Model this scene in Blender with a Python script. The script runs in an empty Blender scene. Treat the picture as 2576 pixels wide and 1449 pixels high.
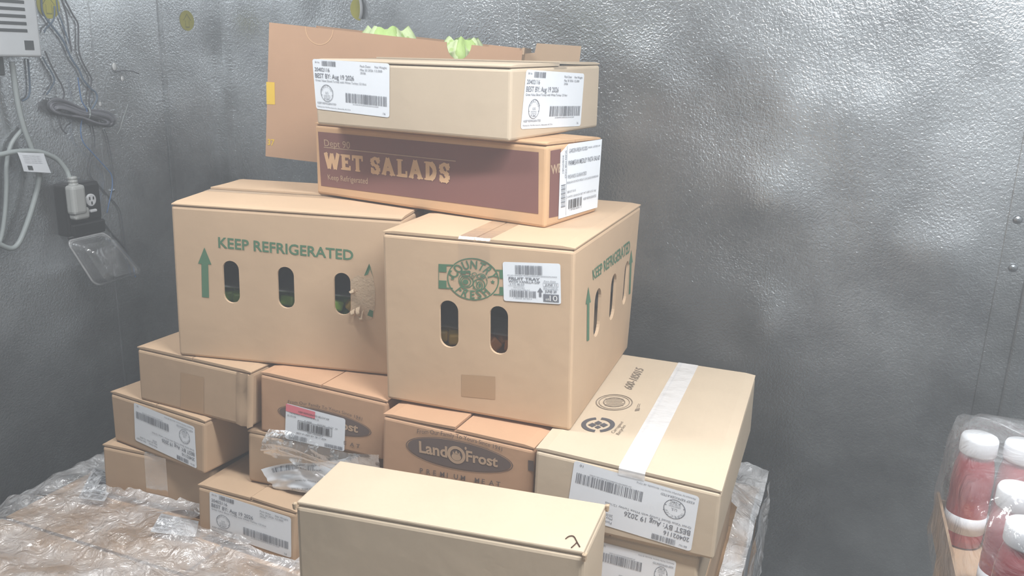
import bpy, bmesh, math, random
import numpy as np
from mathutils import Vector, Matrix, noise
random.seed(7)
SC = bpy.context.scene
COL = SC.collection

# ------------------------------------------------------------------ camera
CAMH = 1.62
YAW = math.radians(22.0)              # walls are the world axes, the camera is turned 22 degrees to the left
F_PX, PITCH, ROLL = 2133.36, 0.269986, 0.030715
CX, CY = 1288.0, 724.5
def wall_frame(p):                    # camera-heading frame -> world (walls axis aligned, floor at z 0)
    c, s = math.cos(YAW), math.sin(YAW)
    return np.array([p[0]*c - p[1]*s, p[0]*s + p[1]*c, p[2] + CAMH])
_F = np.array([0, math.cos(PITCH), -math.sin(PITCH)]); _U0 = np.array([0, math.sin(PITCH), math.cos(PITCH)]); _R0 = np.array([1., 0, 0])
_R = math.cos(ROLL)*_R0 + math.sin(ROLL)*_U0
_U = -math.sin(ROLL)*_R0 + math.cos(ROLL)*_U0
_z0 = np.array([0, 0, -CAMH])
CF, CR, CU = [wall_frame(v) + _z0 for v in (_F, _R, _U)]
CAM = np.array([0, 0, CAMH])
cam = bpy.data.cameras.new('camera'); camo = bpy.data.objects.new('camera', cam); COL.objects.link(camo)
cam.sensor_width = 36; cam.lens = F_PX/2576*36; cam.clip_start = .02; cam.clip_end = 50
m = Matrix.Identity(4)
for i in range(3):
    m[i][0], m[i][1], m[i][2], m[i][3] = CR[i], CU[i], -CF[i], CAM[i]
camo.matrix_world = m
SC.camera = camo

# ------------------------------------------------------------------ view and light
SC.view_settings.view_transform = 'Standard'
SC.view_settings.look = 'None'
SC.view_settings.gamma = 1.0
SC.view_settings.use_curve_mapping = False
SC.view_settings.exposure = 0.1
SC.cycles.use_denoising = True
SC.cycles.max_bounces = 7
SC.cycles.diffuse_bounces = 4
SC.cycles.glossy_bounces = 4
SC.cycles.transparent_max_bounces = 10
SC.cycles.use_adaptive_sampling = True
SC.cycles.adaptive_threshold = 0.1
SC.cycles.volume_bounces = 0
SC.cycles.caustics_reflective = False
SC.cycles.caustics_refractive = False
SC.cycles.sample_clamp_indirect = 4.0
HAZE = 0.095
world = bpy.data.worlds.new('world'); SC.world = world; world.use_nodes = True
wn = world.node_tree.nodes; wl = world.node_tree.links
wn['Background'].inputs[0].default_value = (.5, .55, .6, 1); wn['Background'].inputs[1].default_value = 0.0
vs = wn.new('ShaderNodeVolumeScatter'); vs.inputs['Color'].default_value = (.93, .96, 1, 1)
vs.inputs['Density'].default_value = HAZE; vs.inputs['Anisotropy'].default_value = .2
wl.new(vs.outputs[0], wn['World Output'].inputs['Volume'])
LIGHTS = [  # x, y, length along x, watts : fluorescent ceiling fittings, the one behind the camera added to light the front wall
    (0.36, 0.68, 1.2, 44.0), (0.45, -1.25, 1.2, 11.0), (-1.3, 0.82, 0.9, 15.0)]
CEIL = 2.5
ROOM = (-1.982, 1.5, -1.75, 2.3)

# ------------------------------------------------------------------ pixel helpers
def ray(px, py):
    return CF + CR*(px-CX)/F_PX - CU*(py-CY)/F_PX
def on_z(px, py, z):
    d = ray(px, py); return CAM + d*(z-CAM[2])/d[2]
def on_x(px, py, x):
    d = ray(px, py); return CAM + d*(x-CAM[0])/d[0]
def on_y(px, py, y):
    d = ray(px, py); return CAM + d*(y-CAM[1])/d[1]
def to_px(p):
    q = np.asarray(p) - CAM; z = q@CF
    return np.array([CX + F_PX*(q@CR)/z, CY - F_PX*(q@CU)/z])

# ------------------------------------------------------------------ materials
MATS = {}
def lin(c):
    return tuple(((v/255)/12.92 if v/255 <= .04045 else ((v/255+.055)/1.055)**2.4) for v in c) + (1.0,)
def new_mat(name):
    m = bpy.data.materials.new(name); m.use_nodes = True; MATS[name] = m
    nt = m.node_tree; return m, nt, nt.nodes, nt.links, nt.nodes['Principled BSDF']
def plain(name, col, rough=.5, metal=0, spec=.5, var=.06, scale=30, bump=0, bscale=200, emit=0, trans=0, alpha=1):
    m, nt, N, L, b = new_mat(name)
    c = lin(col)
    b.inputs['Roughness'].default_value = rough; b.inputs['Metallic'].default_value = metal
    b.inputs['Specular IOR Level'].default_value = spec
    tc = N.new('ShaderNodeTexCoord'); nz = N.new('ShaderNodeTexNoise'); nz.inputs['Scale'].default_value = scale; nz.inputs['Detail'].default_value = 4
    L.new(tc.outputs['Object'], nz.inputs['Vector'])
    mx = N.new('ShaderNodeMix'); mx.data_type = 'RGBA'
    mx.inputs['A'].default_value = tuple(v*(1-var) for v in c[:3])+(1,); mx.inputs['B'].default_value = tuple(min(1, v*(1+var)) for v in c[:3])+(1,)
    L.new(nz.outputs['Fac'], mx.inputs['Factor']); L.new(mx.outputs['Result'], b.inputs['Base Color'])
    if bump:
        n2 = N.new('ShaderNodeTexNoise'); n2.inputs['Scale'].default_value = bscale; n2.inputs['Detail'].default_value = 3
        L.new(tc.outputs['Object'], n2.inputs['Vector'])
        bp = N.new('ShaderNodeBump'); bp.inputs['Distance'].default_value = bump; bp.inputs['Strength'].default_value = 1
        L.new(n2.outputs['Fac'], bp.inputs['Height']); L.new(bp.outputs[0], b.inputs['Normal'])
    if emit:
        b.inputs['Emission Color'].default_value = c; b.inputs['Emission Strength'].default_value = emit
    if trans: b.inputs['Transmission Weight'].default_value = trans
    b.inputs['Alpha'].default_value = alpha
    return m
def kraft(name, col):
    m, nt, N, L, b = new_mat(name)
    c = lin(col); b.inputs['Roughness'].default_value = .72; b.inputs['Specular IOR Level'].default_value = .25
    tc = N.new('ShaderNodeTexCoord')
    n1 = N.new('ShaderNodeTexNoise'); n1.inputs['Scale'].default_value = 7; n1.inputs['Detail'].default_value = 5
    mp = N.new('ShaderNodeMapping'); mp.inputs['Scale'].default_value = (40, 40, 400)
    n2 = N.new('ShaderNodeTexNoise'); n2.inputs['Scale'].default_value = 6; n2.inputs['Detail'].default_value = 3
    L.new(tc.outputs['Object'], n1.inputs['Vector']); L.new(tc.outputs['Object'], mp.inputs['Vector']); L.new(mp.outputs[0], n2.inputs['Vector'])
    ad = N.new('ShaderNodeMath'); ad.operation = 'MULTIPLY_ADD'; ad.inputs[1].default_value = .25
    L.new(n2.outputs['Fac'], ad.inputs[0]); L.new(n1.outputs['Fac'], ad.inputs[2])
    mx = N.new('ShaderNodeMix'); mx.data_type = 'RGBA'
    mx.inputs['A'].default_value = tuple(v*.86 for v in c[:3])+(1,); mx.inputs['B'].default_value = tuple(min(1, v*1.1) for v in c[:3])+(1,)
    L.new(ad.outputs[0], mx.inputs['Factor']); L.new(mx.outputs['Result'], b.inputs['Base Color'])
    n3 = N.new('ShaderNodeTexNoise'); n3.inputs['Scale'].default_value = 22; n3.inputs['Detail'].default_value = 4
    L.new(tc.outputs['Object'], n3.inputs['Vector'])
    bp = N.new('ShaderNodeBump'); bp.inputs['Distance'].default_value = .002; bp.inputs['Strength'].default_value = .5
    L.new(n3.outputs['Fac'], bp.inputs['Height']); L.new(bp.outputs[0], b.inputs['Normal'])
    return m
def metal_wall(name, col, rough):
    m, nt, N, L, b = new_mat(name)
    c = lin(col); b.inputs['Metallic'].default_value = .9; b.inputs['Roughness'].default_value = rough
    tc = N.new('ShaderNodeTexCoord')
    n1 = N.new('ShaderNodeTexNoise'); n1.inputs['Scale'].default_value = 2.3; n1.inputs['Detail'].default_value = 6; n1.inputs['Roughness'].default_value = .65
    L.new(tc.outputs['Object'], n1.inputs['Vector'])
    mx = N.new('ShaderNodeMix'); mx.data_type = 'RGBA'
    mx.inputs['A'].default_value = tuple(v*.5 for v in c[:3])+(1,); mx.inputs['B'].default_value = tuple(min(1, v*1.2) for v in c[:3])+(1,)
    rp = N.new('ShaderNodeMapRange'); rp.inputs['From Min'].default_value = .3; rp.inputs['From Max'].default_value = .62; L.new(n1.outputs['Fac'], rp.inputs['Value'])
    L.new(rp.outputs[0], mx.inputs['Factor']); L.new(mx.outputs['Result'], b.inputs['Base Color'])
    # stucco embossing of the sheet
    n2 = N.new('ShaderNodeTexNoise'); n2.inputs['Scale'].default_value = 165; n2.inputs['Detail'].default_value = 1.5; n2.inputs['Distortion'].default_value = .6
    L.new(tc.outputs['Object'], n2.inputs['Vector'])
    b1 = N.new('ShaderNodeBump'); b1.inputs['Distance'].default_value = .0013; b1.inputs['Strength'].default_value = .75
    L.new(n2.outputs['Fac'], b1.inputs['Height'])
    # oil-canning of the thin sheet
    n3 = N.new('ShaderNodeTexNoise'); n3.inputs['Scale'].default_value = 3.2; n3.inputs['Detail'].default_value = 1
    L.new(tc.outputs['Object'], n3.inputs['Vector'])
    b2 = N.new('ShaderNodeBump'); b2.inputs['Distance'].default_value = .05; b2.inputs['Strength'].default_value = .38
    L.new(n3.outputs['Fac'], b2.inputs['Height']); L.new(b1.outputs[0], b2.inputs['Normal']); L.new(b2.outputs[0], b.inputs['Normal'])
    return m
def film(name, opac=.35, bump=.004, bscale=60, white=.8, rough=.12, gloss=.07, tint=.96):
    m, nt, N, L, b = new_mat(name)
    N.remove(b); out = N['Material Output']
    tc = N.new('ShaderNodeTexCoord')
    n = N.new('ShaderNodeTexNoise'); n.inputs['Scale'].default_value = bscale; n.inputs['Detail'].default_value = 5; n.inputs['Distortion'].default_value = 1.2
    L.new(tc.outputs['Object'], n.inputs['Vector'])
    bp = N.new('ShaderNodeBump'); bp.inputs['Distance'].default_value = bump; bp.inputs['Strength'].default_value = 1
    L.new(n.outputs['Fac'], bp.inputs['Height'])
    tr = N.new('ShaderNodeBsdfTransparent'); tr.inputs[0].default_value = (tint, tint, tint, 1)
    df = N.new('ShaderNodeBsdfDiffuse'); df.inputs[0].default_value = (white, white, white*1.02, 1); L.new(bp.outputs[0], df.inputs['Normal'])
    tl = N.new('ShaderNodeBsdfTranslucent'); tl.inputs[0].default_value = (white, white, white*1.02, 1); L.new(bp.outputs[0], tl.inputs['Normal'])
    gl = N.new('ShaderNodeBsdfGlossy'); gl.inputs['Roughness'].default_value = rough; gl.inputs[0].default_value = (1, 1, 1, 1); L.new(bp.outputs[0], gl.inputs['Normal'])
    md = N.new('ShaderNodeMixShader'); md.inputs[0].default_value = .35; L.new(df.outputs[0], md.inputs[1]); L.new(tl.outputs[0], md.inputs[2])
    m1 = N.new('ShaderNodeMixShader'); L.new(tr.outputs[0], m1.inputs[1]); L.new(md.outputs[0], m1.inputs[2])
    n4 = N.new('ShaderNodeTexNoise'); n4.inputs['Scale'].default_value = 14; n4.inputs['Detail'].default_value = 6; L.new(tc.outputs['Object'], n4.inputs['Vector'])
    mr = N.new('ShaderNodeMapRange'); mr.inputs['From Min'].default_value = .35; mr.inputs['From Max'].default_value = .7
    mr.inputs['To Min'].default_value = opac*.35; mr.inputs['To Max'].default_value = min(1, opac*1.7); L.new(n4.outputs['Fac'], mr.inputs['Value']); L.new(mr.outputs[0], m1.inputs[0])
    lw = N.new('ShaderNodeLayerWeight'); lw.inputs['Blend'].default_value = .35; L.new(bp.outputs[0], lw.inputs['Normal'])
    mm = N.new('ShaderNodeMath'); mm.operation = 'MULTIPLY_ADD'; mm.inputs[1].default_value = .5; mm.inputs[2].default_value = gloss; L.new(lw.outputs['Fresnel'], mm.inputs[0])
    m2 = N.new('ShaderNodeMixShader'); L.new(mm.outputs[0], m2.inputs[0]); L.new(m1.outputs[0], m2.inputs[1]); L.new(gl.outputs[0], m2.inputs[2])
    L.new(m2.outputs[0], out.inputs['Surface'])
    return m

kraft('kraft', (201, 172, 142)); kraft('kraft_pale', (199, 181, 158)); kraft('kraft_brown', (186, 158, 130)); kraft('kraft_red', (188, 150, 120)); kraft('kraft_orange', (206, 168, 130))
plain('label', (236, 240, 246), .45, var=.02); plain('label_ink', (122, 124, 132), .6); plain('ink_dark', (84, 82, 86), .6)
plain('ink_green', (82, 120, 92), .7, var=.12, scale=60); plain('ink_brown', (124, 82, 76), .75, var=.1, scale=9); plain('ink_tan', (214, 176, 136), .7)
plain('ink_logo', (104, 88, 82), .7, var=.08, scale=40); plain('ink_pale', (186, 158, 132), .7); plain('label_red', (232, 128, 140), .5); plain('white_print', (238, 238, 238), .5)
plain('ink_grey', (132, 118, 104), .7); plain('ink_yellow', (226, 188, 60), .6)
plain('torn_paper', (196, 172, 144), .85, var=.14, scale=50, bump=.001, bscale=300)
plain('tape_matt', (182, 150, 118), .35, var=.03); film('tape_clear', .03, .0006, 90, .9, .12, .01, 1.0); plain('tape_glare_white', (246, 247, 250), .16, var=.01, bump=.003, bscale=38, alpha=.62); film('stretch_film_dense', .62, .012, 30, .97, .2, .1); film('clear_rim', .5, .001, 40, .95, .1); film('wrap_scrap', .1, .004, 40, .9, .1)  # seam tape of the right-hand carton is whitened to paint in its glare
metal_wall('wall_metal', (228, 232, 236), .25); metal_wall('trim_metal', (212, 216, 219), .3)
plain('floor_paint', (62, 62, 62), .55, var=.2, scale=6, bump=.001, bscale=60); plain('ceiling_metal', (226, 229, 231), .6); plain('wall_paint', (168, 172, 174), .5, var=.03, bump=.0006, bscale=120)
plain('white_plastic', (214, 218, 222), .4); plain('grey_cable', (168, 176, 176), .45); plain('coil_grey', (122, 122, 130), .5); plain('dark_cable', (92, 94, 100), .5); plain('blue_cable', (92, 128, 178), .5); plain('slate_cable', (104, 124, 146), .5)
plain('black_plastic', (14, 13, 14), .5); plain('slot_dark', (70, 74, 76), .6); plain('plug_plastic', (190, 192, 190), .45); plain('bolt_metal', (190, 194, 198), .3, metal=1)
plain('sticker_yellow', (206, 200, 84), .5, var=.08); plain('sticker_ink', (150, 148, 72), .6); plain('caulk', (230, 232, 232), .4)
film('stretch_film', .40, .014, 34, .95, .18, .14); film('film_bag', .16, .006, 26, .9, .1); film('clear_plastic', .2, .001, 20, .95, .08, .12)
plain('leaf_green', (180, 210, 128), .5, var=.25, scale=25, bump=.004, bscale=40); plain('leaf_pale', (208, 226, 172), .5, var=.2, scale=20, bump=.003, bscale=40)
plain('melon_green', (132, 168, 60), .4, var=.2); plain('pineapple_yellow', (222, 178, 60), .4, var=.2); plain('melon_orange', (226, 142, 70), .4, var=.2)
plain('juice_red', (168, 30, 42), .15, var=.1, scale=12); plain('cap_white', (240, 242, 246), .4, var=.01); plain('wood', (168, 136, 98), .8, var=.25, scale=20); plain('squiggle', (70, 44, 28), .8)
plain('lamp_diffuser', (244, 250, 255), .4, emit=6.0); plain('lamp_housing', (210, 212, 214), .5)

# ------------------------------------------------------------------ object helpers
def thing(name, label, cat, loc=(0, 0, 0), rz=0, group=None):
    o = bpy.data.objects.new(name, None); COL.objects.link(o); o.empty_display_size = .05
    o.location = [float(v) for v in loc]; o.rotation_euler = (0, 0, rz); tag(o, label, cat, group); return o
def tag(o, label=None, cat=None, group=None, kind=None):
    for k, v in (('label', label), ('category', cat), ('group', group), ('kind', kind)):
        if v: o[k] = v
    return o
def link(name, me, mat, parent=None, smooth=False):
    o = bpy.data.objects.new(name, me); COL.objects.link(o)
    if mat: me.materials.append(MATS[mat])
    if smooth:
        for p in me.polygons: p.use_smooth = True
    if parent is not None: o.parent = parent
    return o
def inv(parent):                       # world -> parent local (parents are only moved and turned about z)
    if parent is None: return Matrix.Identity(4)
    return (Matrix.Translation(parent.location) @ Matrix.Rotation(parent.rotation_euler.z, 4, 'Z')).inverted()
def mesh(name, V, Fc, mat, parent=None, smooth=False, world=True):
    me = bpy.data.meshes.new(name)
    if parent is not None and world:
        M = inv(parent); V = [tuple(M @ Vector([float(c) for c in v])) for v in V]
    else: V = [tuple(float(c) for c in v) for v in V]
    me.from_pydata(V, [], Fc); me.validate(); me.update()
    return link(name, me, mat, parent, smooth)
def box_vf(lo, hi):
    x0, y0, z0 = lo; x1, y1, z1 = hi
    return ([(x0,y0,z0),(x1,y0,z0),(x1,y1,z0),(x0,y1,z0),(x0,y0,z1),(x1,y0,z1),(x1,y1,z1),(x0,y1,z1)],
            [(0,3,2,1),(4,5,6,7),(0,1,5,4),(1,2,6,5),(2,3,7,6),(3,0,4,7)])
def bevelled(lo, hi, r, seg=2, sub=0):
    bm = bmesh.new(); V, Fc = box_vf(lo, hi); vs = [bm.verts.new(v) for v in V]
    for f in Fc: bm.faces.new([vs[i] for i in f])
    if r: bmesh.ops.bevel(bm, geom=list(bm.edges), offset=r, segments=seg, profile=.5, affect='EDGES', clamp_overlap=True)
    if sub:
        big = [e for e in bm.edges if e.calc_length() > .03]; bmesh.ops.subdivide_edges(bm, edges=big, cuts=sub, use_grid_fill=True)
    V = [tuple(v.co) for v in bm.verts]; bm.verts.index_update(); Fc = [tuple(v.index for v in f.verts) for f in bm.faces]; bm.free()
    return V, Fc
def join(*vf):
    V, Fc = [], []
    for v, f in vf:
        n = len(V); V += list(v); Fc += [tuple(i+n for i in q) for q in f]
    return V, Fc
def tube_vf(pts, r, n=8, rfun=None):
    pts = [Vector([float(c) for c in p]) for p in pts]; V, Fc = [], []
    up = Vector((0, 0, 1)); prev = None
    for i, p in enumerate(pts):
        t = (pts[min(i+1, len(pts)-1)] - pts[max(i-1, 0)]).normalized()
        a = prev if prev is not None else (t.orthogonal())
        a = (a - t*a.dot(t)); a = a.normalized() if a.length > 1e-6 else t.orthogonal().normalized(); prev = a
        b = t.cross(a); rr = rfun(i/(len(pts)-1)) if rfun else r
        V += [tuple(p + a*(rr*math.cos(2*math.pi*k/n)) + b*(rr*math.sin(2*math.pi*k/n))) for k in range(n)]
    for i in range(len(pts)-1):
        for k in range(n):
            Fc.append((i*n+k, i*n+(k+1) % n, (i+1)*n+(k+1) % n, (i+1)*n+k))
    Fc.append(tuple(reversed(range(n)))); Fc.append(tuple(range((len(pts)-1)*n, len(pts)*n)))
    return V, Fc
def smooth_path(pts, sub=6):
    P = [np.array(p, float) for p in pts]; out = []
    for i in range(len(P)-1):
        p0, p1, p2, p3 = P[max(i-1, 0)], P[i], P[i+1], P[min(i+2, len(P)-1)]
        for k in range(sub):
            t = k/sub
            out.append(.5*((2*p1)+(p2-p0)*t+(2*p0-5*p1+4*p2-p3)*t*t+(3*p1-p0-3*p2+p3)*t**3))
    out.append(P[-1]); return out
def lathe_vf(prof, n=24, c=(0, 0, 0)):
    V, Fc = [], []
    for r, z in prof:
        V += [(c[0]+r*math.cos(2*math.pi*k/n), c[1]+r*math.sin(2*math.pi*k/n), c[2]+z) for k in range(n)]
    for i in range(len(prof)-1):
        for k in range(n): Fc.append((i*n+k, i*n+(k+1) % n, (i+1)*n+(k+1) % n, (i+1)*n+k))
    Fc.append(tuple(reversed(range(n)))); Fc.append(tuple(range((len(prof)-1)*n, len(prof)*n)))
    return V, Fc

# ------------------------------------------------------------------ flat print: 2D shapes
_tc = {}
def text2d(s, bold=0.0, squeeze=1.0):
    """2D outline of a line of text, cap height 1, starting at x 0"""
    key = (s, bold)
    if key not in _tc:
        cu = bpy.data.curves.new('t', 'FONT'); cu.body = s; cu.size = 1; cu.offset = bold; cu.resolution_u = 3
        ob = bpy.data.objects.new('t', cu); me = bpy.data.meshes.new_from_object(ob)
        V = np.array([v.co[:2] for v in me.vertices]) if len(me.vertices) else np.zeros((0, 2))
        Fc = [tuple(p.vertices) for p in me.polygons]
        bpy.data.objects.remove(ob); bpy.data.curves.remove(cu); bpy.data.meshes.remove(me)
        if len(V): V[:, 0] -= V[:, 0].min()
        V /= .70
        _tc[key] = (V, Fc)
    V, Fc = _tc[key]
    return V.copy(), Fc
def place(vf, x, y, w=None, h=None, ang=0, keep=False):
    """scale a text shape to width w (or cap height h) with its baseline start at x, y"""
    V, Fc = vf
    if len(V) == 0: return [], []
    W = V[:, 0].max()
    sx = (w/W) if w else h
    sy = h if h else sx
    P = V*np.array([sx, sy])
    if ang: c, s = math.cos(ang), math.sin(ang); P = P@np.array([[c, s], [-s, c]])
    return [(x+p[0], y+p[1]) for p in P], Fc
def rect2(x0, y0, x1, y1):
    return [(x0, y0), (x1, y0), (x1, y1), (x0, y1)], [(0, 1, 2, 3)]
def rrect2(x0, y0, x1, y1, rx, ry, n=4):
    P = []
    for cx, cy, a0 in ((x1-rx, y0+ry, -90), (x1-rx, y1-ry, 0), (x0+rx, y1-ry, 90), (x0+rx, y0+ry, 180)):
        for k in range(n+1):
            a = math.radians(a0+90*k/n); P.append((cx+rx*math.cos(a), cy+ry*math.sin(a)))
    return P, [tuple(range(len(P)))]
def poly2(P): return list(P), [tuple(range(len(P)))]
def ring2(cx, cy, rx, ry, t, n=40, a0=0, a1=360, ty=None):
    V, Fc = [], []; ty = t if ty is None else ty
    full = abs(a1-a0) >= 360
    for k in range(n+1):
        a = math.radians(a0+(a1-a0)*k/n); V += [(cx+rx*math.cos(a), cy+ry*math.sin(a)), (cx+(rx-t)*math.cos(a), cy+(ry-ty)*math.sin(a))]
    for k in range(n): Fc.append((2*k, 2*k+2, 2*k+3, 2*k+1))
    return V, Fc
def disc2(cx, cy, rx, ry, n=40):
    return [(cx+rx*math.cos(2*math.pi*k/n), cy+ry*math.sin(2*math.pi*k/n)) for k in range(n)], [tuple(range(n))]
def star2(cx, cy, rx, ry):
    P = []
    for k in range(10):
        a = math.pi/2+k*math.pi/5; r = 1 if k % 2 == 0 else .42; P.append((cx+rx*r*math.cos(a), cy+ry*r*math.sin(a)))
    V = [(cx, cy)]+P; return V, [(0, 1+k, 1+(k+1) % 10) for k in range(10)]
def bars2(x0, y0, x1, y1, n, seed):
    rnd = random.Random(seed); ws = [rnd.choice((1, 1, 1, 2, 2, 3)) for _ in range(2*n-1)]; tot = sum(ws); x = x0; out = []
    for i, w in enumerate(ws):
        dx = (x1-x0)*w/tot
        if i % 2 == 0: out.append(rect2(x, y0, x+dx, y1))
        x += dx
    return join(*out)
def arc_text(s, cx, cy, rx, ry, a_mid, span, h, bold=0, top=True, wscale=.8):
    """letters standing on an ellipse; h is the letter height"""
    adv = []
    for ch in s:
        if ch == ' ': adv.append(.45); continue
        V, _ = text2d(ch, bold); adv.append(V[:, 0].max()+.16)
    tot = sum(adv); out = []; pos = 0
    for ch, a in zip(s, adv):
        u = (pos+a/2)/tot; pos += a
        if ch == ' ': continue
        ang = math.radians(a_mid+span*(.5-u)) if top else math.radians(a_mid-span*(.5-u))
        px, py = cx+rx*math.cos(ang), cy+ry*math.sin(ang)
        tx, ty = -rx*math.sin(ang), ry*math.cos(ang)
        if top: tx, ty = -tx, -ty
        rot = math.atan2(ty, tx)
        V, Fc = text2d(ch, bold); V = V - np.array([V[:, 0].max()/2, 0]); V = V*np.array([h*wscale, h])
        c, sn = math.cos(rot), math.sin(rot); P = V@np.array([[c, sn], [-sn, c]])
        out.append(([(px+p[0], py+p[1]) for p in P], Fc))
    return join(*out)
def slab_text(s, h, wsc=.85):
    """heavy slab-serif capitals drawn as strokes, cap height h"""
    G = {'W': (1.45, [[(.12,1),(.42,0),(.72,.95)],[(.72,.95),(1.0,0),(1.33,1)]], [(0,.93,.36,1.0),(1.16,.93,1.5,1.0),(.56,.93,.88,1)]),
         'E': (.98, [[(.28,.02),(.28,.98)],[(.28,.09),(.86,.09)],[(.28,.52),(.66,.52)],[(.28,.91),(.84,.91)]], [(.02,0,.4,.09),(.02,.91,.4,1),(.8,0,.95,.3),(.78,.72,.92,1),(.6,.4,.7,.64)]),
         'T': (1.02, [[(.5,.02),(.5,.95)],[(.08,.91),(.94,.91)]], [(.28,0,.74,.09),(.0,.66,.15,1),(.87,.66,1.02,1)]),
         'A': (1.2, [[(.2,.04),(.56,.97)],[(.56,.97),(.98,.04)],[(.36,.34),(.8,.34)]], [(.0,0,.42,.09),(.72,0,1.22,.09)]),
         'L': (.98, [[(.3,.02),(.3,.98)],[(.3,.09),(.88,.09)]], [(.02,0,.4,.09),(.04,.91,.58,1),(.8,0,.96,.36)]),
         'D': (1.12, [[(.3,.02),(.3,.98)],[(.3,.91),(.6,.9),(.82,.74),(.9,.5),(.82,.26),(.6,.1),(.3,.09)]], [(.02,0,.4,.09),(.02,.91,.4,1)]),
         'S': (.92, [[(.78,.72),(.66,.88),(.44,.93),(.22,.84),(.17,.68),(.3,.55),(.56,.46),(.74,.34),(.74,.18),(.56,.07),(.32,.07),(.16,.22)]], [(.72,.64,.86,1),(.06,0,.2,.36)])}
    out = []; x = 0
    for ch in s:
        if ch == ' ': x += .55; continue
        w, strokes, serifs = G[ch]; T = .165
        for st in strokes:
            st = [np.array(p) for p in st]
            for a, b in zip(st[:-1], st[1:]):
                d = (b-a)/np.linalg.norm(b-a); n = np.array([-d[1], d[0]])
                t = T if abs(d[1]) > .45 else .10
                a2, b2 = a-d*.03, b+d*.03
                out.append(([tuple((p+np.array([x, 0]))*np.array([h*wsc, h])) for p in (a2-n*t, b2-n*t, b2+n*t, a2+n*t)], [(0, 1, 2, 3)]))
        for (x0, y0, x1, y1) in serifs:
            out.append(rect2((x+x0)*h*wsc, y0*h, (x+x1)*h*wsc, y1*h))
        x += w+.1
    return join(*out)

# ------------------------------------------------------------------ cartons
# fitted boxes: x, y, yaw, width, depth, base z, height in the camera-heading frame (eye level z = 0)
FIT = {'T': [-0.1765, 1.3748, -0.4786, 0.3741, 0.3448, -0.1278, 0.1123], 'W': [-0.1571, 1.4103, -0.5485, 0.4789, 0.1805, -0.2581, 0.1302],
 'C': [-0.0539, 1.2056, -0.3481, 0.303, 0.4099, -0.5383, 0.28], 'K': [-0.3835, 1.3843, -0.1656, 0.4114, 0.3022, -0.5368, 0.2755],
 'L1': [-0.5655, 1.4084, -0.4247, 0.2638, 0.35, -0.6424, 0.1050], 'L2': [-0.65, 1.4387, -0.4971, 0.2521, 0.35, -0.7475, 0.1048],
 'L3': [-0.6621, 1.4477, -0.3128, 0.252, 0.35, -0.8531, 0.1052], 'L4': [-0.4521, 1.3098, -0.4228, 0.2154, 0.3, -0.8531, 0.1026],
 'A': [-0.3134, 1.3064, -0.4095, 0.2525, 0.34, -0.6475, 0.1100], 'F': [-0.3388, 1.3234, -0.3128, 0.2504, 0.33, -0.75, 0.1021],
 'B': [-0.0795, 1.1583, -0.4084, 0.2542, 0.28, -0.6475, 0.1055], 'H': [-0.0836, 0.9032, -0.2707, 0.374, 0.1206, -0.8531, 0.3035],
 'R': [0.1608, 1.0495, -0.3654, 0.2599, 0.4429, -0.6491, 0.110]}
_r = FIT['R']
FIT['J'] = [_r[0]-.012, _r[1]+.012, _r[2], .252, .43, -.75, .1005]
FIT['J2'] = [_r[0]-.012, _r[1]+.012, _r[2], .252, .43, -.8531, .1027]
FIT['B2'] = [-0.0945, 1.1803, -0.4084, .22, .27, -.75, .1020]
FIT['B3'] = [-0.0945, 1.1803, -0.4084, .22, .27, -.8531, .1027]
OBS = {
'T': dict(FLt=(785,147),FLb=(797,312),FRt=(1287,163),FRb=(1282,358),BRt=(1510,156),BRb=(1503,320)),
'W': dict(FLb=(797,487),FRb=(1371,575),BRb=(1500,532),FRt=(1377,356),BRt=(1513,344)),
'C': dict(FLt=(961,579),FRt=(1446,620),FLb=(973,1003),FRb=(1435,1080),BRt=(1613,510),BRb=(1578,885)),
'K': dict(FLt=(428,499),FLb=(450,888),BLt=(610,445)),
'L1': dict(FLt=(343,866),FRt=(630,934),FLb=(352,1006),FRb=(628,1078)),
'L2': dict(FLt=(276,982),FRt=(515,1056),FLb=(288,1108),FRb=(515,1197)),
'L3': dict(FLt=(256,1114),FLb=(264,1242)),
'L4': dict(FLt=(496,1217),FRt=(745,1285),FLb=(499,1335),FRb=(738,1421)),
'A': dict(FLt=(654,933),FRt=(973,1007),FLb=(655,1084),FRb=(964,1158)),
'F': dict(FLt=(622,1081),FLb=(624,1210)),
'B': dict(FLt=(963,1032),FRt=(1344,1122)),
'H': dict(FLt=(742,1262),BLt=(854,1157),BRt=(1528,1267),FRt=(1471,1390)),
'R': dict(FLt=(1348,1118),FRt=(1816,1234),BRt=(1901,941),FRb=(1795,1411))}
ORDER = ('FLb', 'FRb', 'BRb', 'BLb', 'FLt', 'FRt', 'BRt', 'BLt')

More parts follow.
